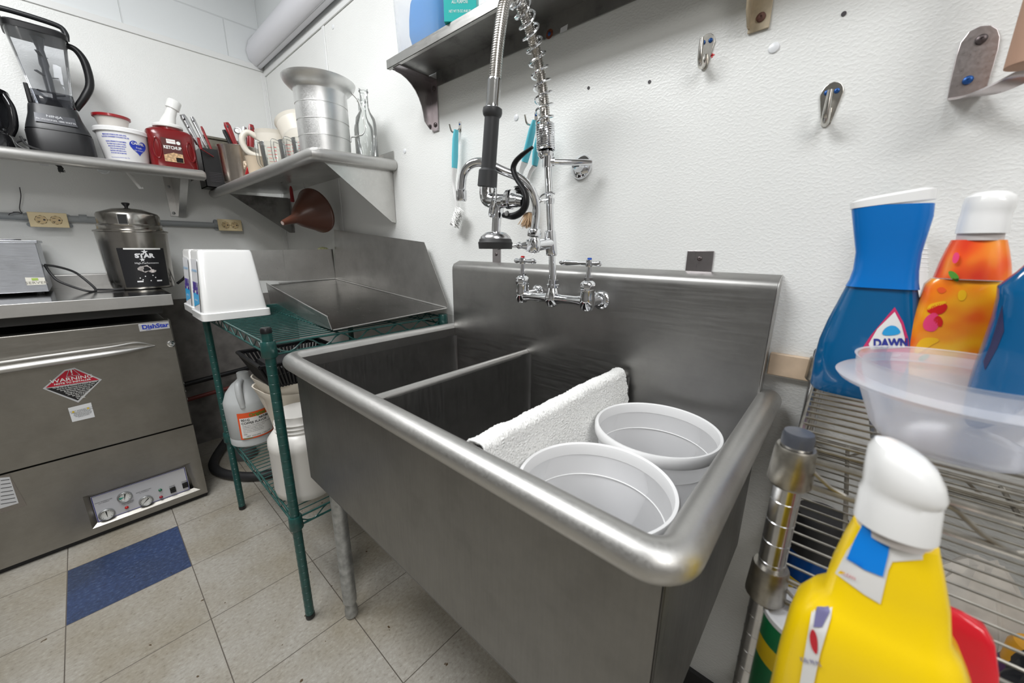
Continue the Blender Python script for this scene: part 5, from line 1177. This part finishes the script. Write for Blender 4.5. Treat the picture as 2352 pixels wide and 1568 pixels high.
def decal(name, F, poly, mat, parent, n=6):
    """polygon laid on a bottle's front: fan filled, edges subdivided"""
    if name in ('petal', 'leaf', 'sky_dome', 'red_stripe'):
        for _ in range(2): poly = [q for i in range(len(poly)) for a, b in ((poly[i], poly[(i+1) % len(poly)]),) for q in ((a[0]*.75+b[0]*.25, a[1]*.75+b[1]*.25), (a[0]*.25+b[0]*.75, a[1]*.25+b[1]*.75))]
        n = 1
    pts = []
    for i in range(len(poly)):
        a, b = poly[i], poly[(i+1) % len(poly)]
        for k in range(n): pts.append((a[0]+(b[0]-a[0])*k/n, a[1]+(b[1]-a[1])*k/n))
    cx = sum(p[0] for p in pts)/len(pts); cy = sum(p[1] for p in pts)/len(pts); N = len(pts)
    rs = [[F(cx+(p[0]-cx)*s, cy+(p[1]-cy)*s) for p in pts] for s in (.25, .5, .75, 1)]
    vs = [F(cx, cy)]+[v for r in rs for v in r]; fs = [(0, 1+(j+1) % N, 1+j) for j in range(N)]
    for i in range(3):
        for j in range(N): a, b = 1+i*N, 1+(i+1)*N; fs.append((a+j, a+(j+1) % N, b+(j+1) % N, b+j))
    return MB().add(vs, fs, True).build(name, mat, parent)
def textpx(name, s, F, cx, cy, size, mat, parent, slope=0, bold=0, sx=1):
    return text(name, s, size, lambda a, b: F(cx+a, cy-b+a*slope), mat, parent, bold=bold, sx=sx)
# blue dish spray
Y = at(1985, 908, z=CT).y
t = thing('dish_spray_bottle', 'blue dish spray bottle with white top and pink white label', 'spray bottle', V(.04, Y, CT))
BLP = M('blue_liquid', (.0, .12, .32), .12, coat=.6, trans=.25); BLS = M('blue_sleeve', (.0, .155, .52), .22, coat=.3)
R = rows3d([(2022, 660, 60), (2014, 700, 70), (2006, 745, 82), (1998, 790, 91), (1992, 835, 96), (1986, 880, 97)], Y, .42)
m_ = MB(); R = body3(m_, R, 2.6, base=CT); bo_ = m_.build('body', BLP, t)
R2 = rows3d([(2046, 472, 69), (2046, 500, 67), (2042, 540, 61), (2038, 580, 55), (2032, 620, 55), (2027, 645, 58), (2023, 660, 62)], Y, .5)
m_ = MB(); body3(m_, R2, 3); m_.build('sleeve', BLS, t)
tr_ = rows3d([(2046, 470, 70), (2047, 452, 70), (2049, 446, 60)], Y, .5); m_ = MB()
rs = []
for x, y, z, a, b in tr_: rs.append([p+V(0, 0, (p.x-x)*.16) for p in se_ring(V(x, y, z), a, b, 36, 3)])
rs[0] = [p-V(0, 0, (p.x-tr_[0][0])*.06) for p in rs[0]]
m_.rings(rs); m_.build('spray_top', WHITEG, t)
F = front(R, 2.6, .0006)
l1 = decal('label', F, [(2055, 705), (2075, 740), (2087, 780), (2089, 812), (2080, 850), (2062, 880), (1975, 880), (1965, 850), (1972, 812), (2000, 770)], M('label_pink', (.55, .03, .13), .35), bo_)
F = front(R, 2.6, .0012)
decal('white_arc', F, [(2055, 716), (2070, 745), (2078, 775), (2078, 798), (2000, 802), (1995, 790), (2015, 755)], M('label_white'), l1)
decal('sky_dome', F, [(2022, 768), (2030, 752), (2047, 744), (2062, 748), (2073, 765)], M('sky_ink', (.02, .30, .62), .4), l1) if False else None
F = front(R, 2.6, .0018)
decal('sky_dome', F, [(2024, 772), (2030, 755), (2046, 746), (2062, 750), (2072, 768)], M('sky_ink', (.02, .30, .62), .4), l1)
textpx('brand_text', 'DAWN', F, 2046, 788, 26, M('navy_ink', (.02, .03, .25), .4), l1, slope=-.02, bold=1.2, sx=.95)
textpx('small_text', 'PLATINUM', F, 2046, 816, 9, WINK, l1)
# white trigger bottle behind
Yb = .845
t = thing('trigger_bottle', 'white spray bottle with red trigger, mostly hidden behind blue dish spray', 'spray bottle', V(.06, Yb, CT))
R = rows3d([(2086, 560, 30), (2086, 640, 32), (2082, 680, 32), (2072, 730, 40), (2062, 800, 46)], Yb, .6)
m_ = MB(); body3(m_, R, 2.4, base=CT); wb_ = m_.build('body', WHITEG, t)
for k in range(6): 
    x, y, z, a, b = rows3d([(2087, 572+10*k, 31)], Yb, .6)[0]; MB().torus((x, y, z), a, .0012, sy=.6, n=24, k=5).build('grip_ring', WHITEG, wb_)
hd2 = MB(); q0 = at(2088, 540, y=Yb)
hd2.tube([at(2088, 560, y=Yb), at(2088, 520, y=Yb), at(2086, 485, y=Yb)], [.014, .014, .016], 16).box(at(2060, 500, y=Yb)-V(0, .012, 0), at(2106, 462, y=Yb)+V(0, .012, 0)); hd2.build('trigger_head', WHITEG, t)
MB().prism([at(2108, 497, y=Yb-.005), at(2120, 495, y=Yb-.005), at(2112, 527, y=Yb-.005), at(2106, 527, y=Yb-.005)], (0, .01, 0)).build('trigger', RED, t)
MB().prism([at(2090, 530, y=Yb-.006), at(2110, 528, y=Yb-.006), at(2121, 548, y=Yb-.006), at(2112, 558, y=Yb-.006), at(2090, 558, y=Yb-.006)], (0, .014, 0)).build('trigger_guard', M('guard_grey', (.32, .32, .33), .4), t)
# orange soap
Yo = .70
t = thing('soap_bottle', 'orange flower printed soap bottle with round white pump cap', 'soap bottle', V(.1, Yo, CT))
OR = M('orange_liquid', (.85, .23, .005), .2, coat=.5)
mt, nt, b = nmat('orange_flowers'); b.inputs['Roughness'].default_value = .22; b.inputs['Coat Weight'].default_value = .4
nt.links.new(ramp(nt, tex(nt, 30, detail=1), [(.30, (.80, .12, .01)), (.45, (.86, .26, .01)), (.6, (.90, .40, .01)), (.75, (.90, .55, .03))]), b.inputs['Base Color']); ORF = mt
mt, nt, b = nmat('orange_neck'); b.inputs['Roughness'].default_value = .22; b.inputs['Coat Weight'].default_value = .4
nt.links.new(ramp(nt, tex(nt, 38, 1, 1, .5, detail=1), [(.35, (.75, .05, .02)), (.5, (.88, .12, .02)), (.66, (.92, .30, .03))]), b.inputs['Base Color']); ORN = mt
R = rows3d([(2224, 642, 58), (2222, 656, 68), (2216, 690, 72), (2202, 735, 74), (2186, 785, 75), (2170, 830, 75)], Yo, .5)
m_ = MB(); R = body3(m_, R, 5, base=CT); ob = m_.build('body', ORF, t)
R2 = rows3d([(2247, 551, 42), (2242, 575, 48), (2236, 605, 54), (2229, 640, 59)], Yo, .65)
m_ = MB(); body3(m_, R2, 2.6); ne = m_.build('neck', ORN, t)
cpr = rows3d([(2278, 438, 12), (2277, 442, 28), (2275, 452, 39), (2272, 468, 41), (2268, 482, 40), (2264, 492, 39), (2262, 500, 40), (2254, 536, 41)], Yo, .95)
m_ = MB(); body3(m_, cpr, 2.1); m_.build('pump_cap', WHITEG, t)
m_ = MB(); body3(m_, rows3d([(2252, 536, 36), (2249, 552, 36)], Yo, .9), 2); m_.build('collar', M('collar_grey', (.62, .58, .56), .35), t)
F = front(R, 5, .0005); F1 = front(R2, 2.6, .0005)
PK = M('petal_pink', (.80, .05, .18), .35); PR = M('petal_red', (.62, .01, .01), .35); YL = M('petal_yellow', (.88, .48, .01), .35); LG = M('leaf_print', (.08, .28, .03), .4)
decal('petal', F, [(2128, 725), (2150, 715), (2160, 735), (2150, 762), (2125, 760), (2118, 745)], PK, ob)
decal('petal', F, [(2125, 712), (2150, 698), (2172, 696), (2178, 705), (2165, 722), (2140, 722)], PR, ob)
decal('petal', F, [(2132, 700), (2150, 694), (2172, 690), (2175, 696), (2150, 704), (2128, 714)], YL, ob)
decal('petal', F, [(2105, 790), (2120, 775), (2150, 775), (2160, 782), (2140, 792), (2112, 812), (2098, 815)], YL, ob)
decal('leaf', F, [(2108, 822), (2125, 812), (2138, 815), (2125, 826), (2112, 832)], LG, ob)
decal('petal', F, [(2140, 735), (2156, 722), (2168, 738), (2160, 755)], PR, ob)
decal('petal', F, [(2200, 668), (2216, 664), (2222, 678), (2212, 692), (2200, 688)], YL, ob)
decal('petal', F, [(2150, 662), (2166, 658), (2176, 668), (2160, 676)], M('petal_orange', (.80, .10, .02), .35), ob)
F1 = front(R2+R, 2.6, .004)
decal('leaf', F1, [(2177, 622), (2190, 622), (2203, 634), (2202, 648), (2190, 644), (2180, 634)], LG, ne)
decal('petal', F1, [(2190, 582), (2200, 578), (2205, 590), (2196, 606), (2186, 602)], PK, ne)
# blue bottle at the frame edge
Yc = .64
t = thing('cleaner_bottle', 'blue liquid cleaner bottle cut off by the right edge of the photo', 'bottle', V(.17, Yc, CT))
R = rows3d([(2412, 600, 30), (2408, 625, 44), (2402, 662, 70), (2425, 690, 86), (2423, 740, 92), (2410, 800, 97), (2396, 850, 100)], Yc, .5)
m_ = MB(); R = body3(m_, R, 3, base=CT); bb = m_.build('body', BLP, t)
m_ = MB(); body3(m_, rows3d([(2420, 530, 22), (2415, 560, 26), (2412, 602, 30)], Yc, .9), 2); m_.build('cap', WHITEG, t)
F = front(R, 3, .0006)
l1 = decal('label', F, [(2290, 740), (2302, 700), (2306, 760), (2290, 800), (2262, 850), (2258, 830), (2275, 790)], M('navy_label', (.03, .03, .09), .4), bb)
# clear bowls
c = V(.108, .572, CT)
t = thing('food_container', 'clear hazy round plastic food container stack in front of spray bottles', 'container', c)
FC = clear('container_plastic', (.98, .98, .99), .42, .25, .5, (.88, .89, .93))
H = .074
MB().lathe([(.050, .0), (.056, .003), (.063, .012), (.082, H-.014), (.098, H-.013), (.101, H-.009), (.0985, H-.007), (.084, H-.006), (.086, H+.010), (.0875, H+.012), (.085, H+.011)], c, n=64, cap=(True, False)).build('outer_bowl', FC, t)
MB().lathe([(.050, .008), (.056, .010), (.079, H-.004), (.080, H+.006)], c, n=64, cap=(True, False)).build('inner_bowl', FC, t)
MB().tube([c+V(.10, -.01, H-.010), c+V(.125, -.02, H-.006), c+V(.15, -.03, H-.010)], [.006, .004, .003], 8, flat=.4).build('lid_tab', FC, t)
P = at(1893, 840, y=.80); P.z = CT+.013
tag(MB().ball(P, .0125).build('aqua_ball', TEALP), 'small aqua round knob peeking left of blue dish spray', 'knob')
# yellow cleaner in front
Yy = .355; BZ = .735
t = thing('cleaner_bottle', 'bright yellow cleaner bottle with rounded white cap in the foreground', 'bottle', V(.06, Yy, BZ))
YP = M('yellow_plastic', (.93, .64, .0), .28, coat=.3)
R = rows3d([(2054, 1222, 70), (2048, 1260, 80), (2038, 1330, 96), (2028, 1392, 104), (2020, 1412, 122), (2008, 1450, 144), (1994, 1500, 150), (1976, 1568, 152)], Yy, .62)
m_ = MB(); R = body3(m_, R, 3.2, base=BZ, n=44); yb_ = m_.build('body', YP, t)
cpr = rows3d([(2082, 1028, 12), (2081, 1030, 34), (2080, 1042, 55), (2080, 1066, 68), (2078, 1100, 72), (2072, 1122, 69), (2069, 1130, 66), (2066, 1140, 69), (2054, 1205, 71)], Yy, .95)
m_ = MB(); rs = []
for i, (x, y, z, a, b) in enumerate(cpr[::-1]):
    k = 0 if i < 2 else -.38*max(0, min(1, (i-2)/3)); rs.append([p+V(0, 0, (p.x-x)*k) for p in se_ring(V(x, y, z), a, b, 36, 2.2)])
m_.rings(rs); m_.build('pump_cap', WHITEG, t)
m_ = MB(); body3(m_, rows3d([(2055, 1203, 64), (2051, 1226, 64)], Yy, .9), 2); m_.build('collar', M('collar_grey'), t)
F = front(R, 3.2, .0006)
l1 = decal('neck_label', F, [(1988, 1208), (2060, 1240), (2117, 1256), (2120, 1285), (2052, 1284), (2040, 1310), (2022, 1387), (1985, 1365), (1918, 1316), (1945, 1264)], M('label_white'), yb_, n=8)
F = front(R, 3.2, .0014)
decal('blue_field', F, [(1985, 1196), (2048, 1222), (2040, 1275), (2028, 1325), (1985, 1308), (1945, 1282), (1962, 1240)], M('azure_ink', (.0, .22, .75), .35), l1, n=8)
F = front(R, 3.2, .002)
textpx('label_text', 'SCRUBS', F, 1962, 1290, 11, M('azure_ink'), l1, slope=.45)
textpx('label_text', 'CLEAN', F, 1948, 1322, 11, M('red_ink'), l1, slope=.45)
F = front(R, 3.2, .001)
l2 = decal('side_label', F, [(1884, 1362), (1900, 1366), (1912, 1392), (1908, 1420), (1884, 1500), (1868, 1575), (1836, 1575), (1848, 1500), (1860, 1430), (1870, 1370)], M('label_white'), yb_)
decal('red_stripe', front(R, 3.2, .0016), [(1866, 1440), (1878, 1462), (1878, 1508), (1864, 1490), (1858, 1460)], M('red_ink'), l2)
decal('navy_mark', front(R, 3.2, .0016), [(1882, 1378), (1900, 1378), (1906, 1404), (1888, 1440), (1868, 1440), (1874, 1400)], M('grey_violet_ink', (.16, .15, .30), .5), l2)
text('small_text', 'Kills 99.9%', 1.0, lambda a, b: front(R, 3.2, .002)(1862+a*11-b*4, 1520-b*16+a*3), M('grey_violet_ink'), l2, bold=.01)
# red squeeze lid beside it
t = thing('red_plastic_top', 'bright red plastic spray top beside yellow bottle at the bottom edge', 'spray top', V(.12, .40, BZ))
R = rows3d([(2188, 1398, 16), (2204, 1415, 38), (2208, 1440, 48), (2204, 1500, 56), (2192, 1568, 62)], .40, .5)
m_ = MB(); body3(m_, R, 4.5, base=BZ); m_.build('body', M('glossy_red', (.72, .01, .025), .25, coat=.4), t)
# small stand that carries both
t = thing('utility_stand', 'low steel stand below the frame under yellow cleaner bottle', 'stand', (.09, .36, 0))
MB().box((.035, .28, BZ-.012), (.20, .445, BZ)).build('top', STEEL, t, bevel=.002)
for x in (.045, .19):
    for y in (.29, .435): MB().cyl((x, y, 0), (x, y, BZ-.011), .006, 10).build('leg', GALV, t)
# cans on the third level
LZ2 = .5800
def can(c, r, h, name, label, cat): return thing(name, label, cat, c)
c = at(1842, 1432, z=.765); c = V(c.x, c.y+.012, LZ2)
t = thing('cleanser_can', 'green and yellow cleanser can with white perforated top on lower wire shelf', 'can', c)
Hc = .185; r = .036
for nm, z0, z1, mt in (('lower_band', 0, .085, M('can_green', (.0, .16, .05), .35)), ('yellow_band', .125, .150, M('can_yellow', (.75, .52, .0), .35)), ('body', .085, .125, M('can_green')), ('upper_band', .150, Hc-.004, M('can_green'))):
    MB().lathe([(r, z0), (r, z1)], c, n=40).build(nm, mt, t)
tp = MB().lathe([(r+.001, Hc-.006), (r+.0015, Hc), (r-.001, Hc+.001), (r-.003, Hc-.004), (.0001, Hc-.002)], c, n=40).build('top', M('can_top', (.70, .71, .74), .35), t)
hl = MB()
for k in range(5): a = k*.45-1.9; hl.lathe([(.0026, 0), (.0001, .0002)], c+V(.017*math.cos(a)+.004, .017*math.sin(a), Hc-.0010), n=10)
hl.build('holes', HOLE, tp)
F = cyl_map(c, r+.0006, math.atan2(-c.y, -c.x)-.1, .05); sm = MB()
sm.add([F(.022*math.cos(a), .026*math.sin(a)+.005) for a in [2*PI*k/20 for k in range(20)]], [tuple(range(20))]); rl = sm.build('red_oval', M('can_red', (.55, .01, .02), .35), t)
F = cyl_map(c, r+.0012, math.atan2(-c.y, -c.x)-.1, .05); text('brand_text', 'Comet', .016, lambda a, b: F(a, b+.008), WINK, rl, bold=.0004)
c = at(1888, 1180, z=.765); c = V(c.x, c.y, LZ2)
t = thing('spray_can', 'dark blue can with black lid seen through the wires', 'can', c)
MB().lathe([(.032, 0), (.033, .003), (.033, .125), (.030, .13)], c, n=36).build('body', M('can_blue', (.0, .045, .20), .3), t)
MB().lathe([(.0335, .122), (.0335, .18), (.031, .186), (.0001, .187)], c, n=36).build('lid', M('lid_black', (.02, .02, .022), .4), t)
F = cyl_map(c, .0336, math.atan2(-c.y, -c.x), .085); q = MB(); patch(q, F, -.02, .022, -.03, -.006, 8); yl = q.build('yellow_label', M('can_yellow'), t)
F = cyl_map(c, .0342, math.atan2(-c.y, -c.x), .085); text('label_text', 'D2', .020, lambda a, b: F(a, b-.018), INK, yl, bold=.001)
c = V(.30, .80, .3)
# blurred pale cloths lower down and an orange bottle
def rag(name, c, a, b, h, mt, label, seed, ang=.3):
    R_ = random.Random(seed); rs = []
    for i in range(7):
        f = i/6; k = math.sin(PI*(.08+.88*f)/1) if f > .5 else 1
        rs.append([V(c.x, c.y, c.z+h*f)+Matrix.Rotation(ang, 3, 'Z') @ V((a*(1-.75*f*f)+.012*noise.noise(V(seed, j*.8, f*2)))*math.cos(2*PI*j/26)*(1+.18*math.sin(j*1.9+seed)), (b*(1-.75*f*f))*math.sin(2*PI*j/26)*(1+.15*math.sin(j*2.3)), .006*math.sin(j*1.7+f*3)*f) for j in range(26)])
    return tag(MB().rings(rs).build(name, mt), label, 'cloth')
RG = M('pale_rag', (.62, .58, .52), .8, var=(30, .15)); RG2 = M('white_rag', (.70, .70, .68), .8)
rag('cleaning_rag', V(.215, .785, .584), .075, .050, .130, RG, 'crumpled pale cloth on the lower wire shelf, farther back', 3)
rag('cleaning_rag', V(.150, .665, .584), .045, .036, .105, RG2, 'small white cloth on the lower wire shelf, nearer the front', 8, -.4)
rag('dark_pouch', V(.255, .655, .584), .034, .050, .13, M('pouch_black', (.02, .022, .028), .4), 'black bundle at right on the lower wire shelf', 5, .2)
c = at(2345, 1500, z=.66); c = V(c.x+.012, c.y, LZ2)
t = thing('orange_bottle', 'orange and yellow capped bottle on lower shelf at the bottom right edge', 'bottle', c)
MB().lathe([(.026, 0), (.028, .004), (.028, .055), (.022, .07)], c, n=28).build('body', M('purple_print', (.10, .04, .12), .35), t)
MB().lathe([(.025, .062), (.025, .088), (.021, .096), (.0001, .098)], c, n=28).build('cap', M('amber_cap', (.80, .38, .03), .35), t)
# ---------------------------------------------------------------- paper towel holder at the right edge
t = thing('towel_holder', 'steel paper towel bracket screwed to wall at upper right', 'towel holder', at(2235, 150, y=WY))
pl = [at(a, b, y=WY-.004) for a, b in ((2176, 228), (2182, 190), (2196, 130), (2206, 98), (2226, 72), (2252, 59), (2276, 57), (2292, 66), (2298, 84), (2294, 112), (2280, 160), (2264, 212))]
HS = steel('holder_steel', (.62, .57, .57), .3, (1, 1, 1), var=.05)
MB().prism(pl, (0, .004, 0)).build('plate', HS, t, bevel=.0008)
arm = MB(); rs = []
for k in range(13):
    f = k/12; x0, x1 = pl[0].x, pl[-1].x; w_ = (x1-x0)/2*(1-.25*f); cx = (x0+x1)/2+.13*f*f; y = WY-.004-.075*math.sin(f*PI*.5); z = pl[0].z-.001-.014*math.sin(f*PI)+.075*f**3
    dx, dz = (1-.3*f), -.25*f
    rs.append([V(cx-w_*dx, y, z+.0-w_*dz), V(cx+w_*dx, y, z+w_*dz), V(cx+w_*dx, y, z+w_*dz+.0025), V(cx-w_*dx, y, z-w_*dz+.0025)])
arm.rings(rs, smooth=False).build('arm', HS, t)
screw('screw', at(2254, 90, y=WY-.005), (0, -1, 0), .006, M('dark_screw'), t); screw('screw', at(2223, 184, y=WY-.005), (0, -1, 0), .0055, BLUESC, t)
a_ = at(2346, 152, y=.80)
MB().cyl
tag(MB().lathe([(.019, 0), (.020, .0005), (.020, .28)], V(a_.x+.006, .80, a_.z), n=32).build('cardboard_tube', M('cardboard', (.44, .27, .19), .75)), 'brown cardboard tube at the top right corner', 'cardboard tube')
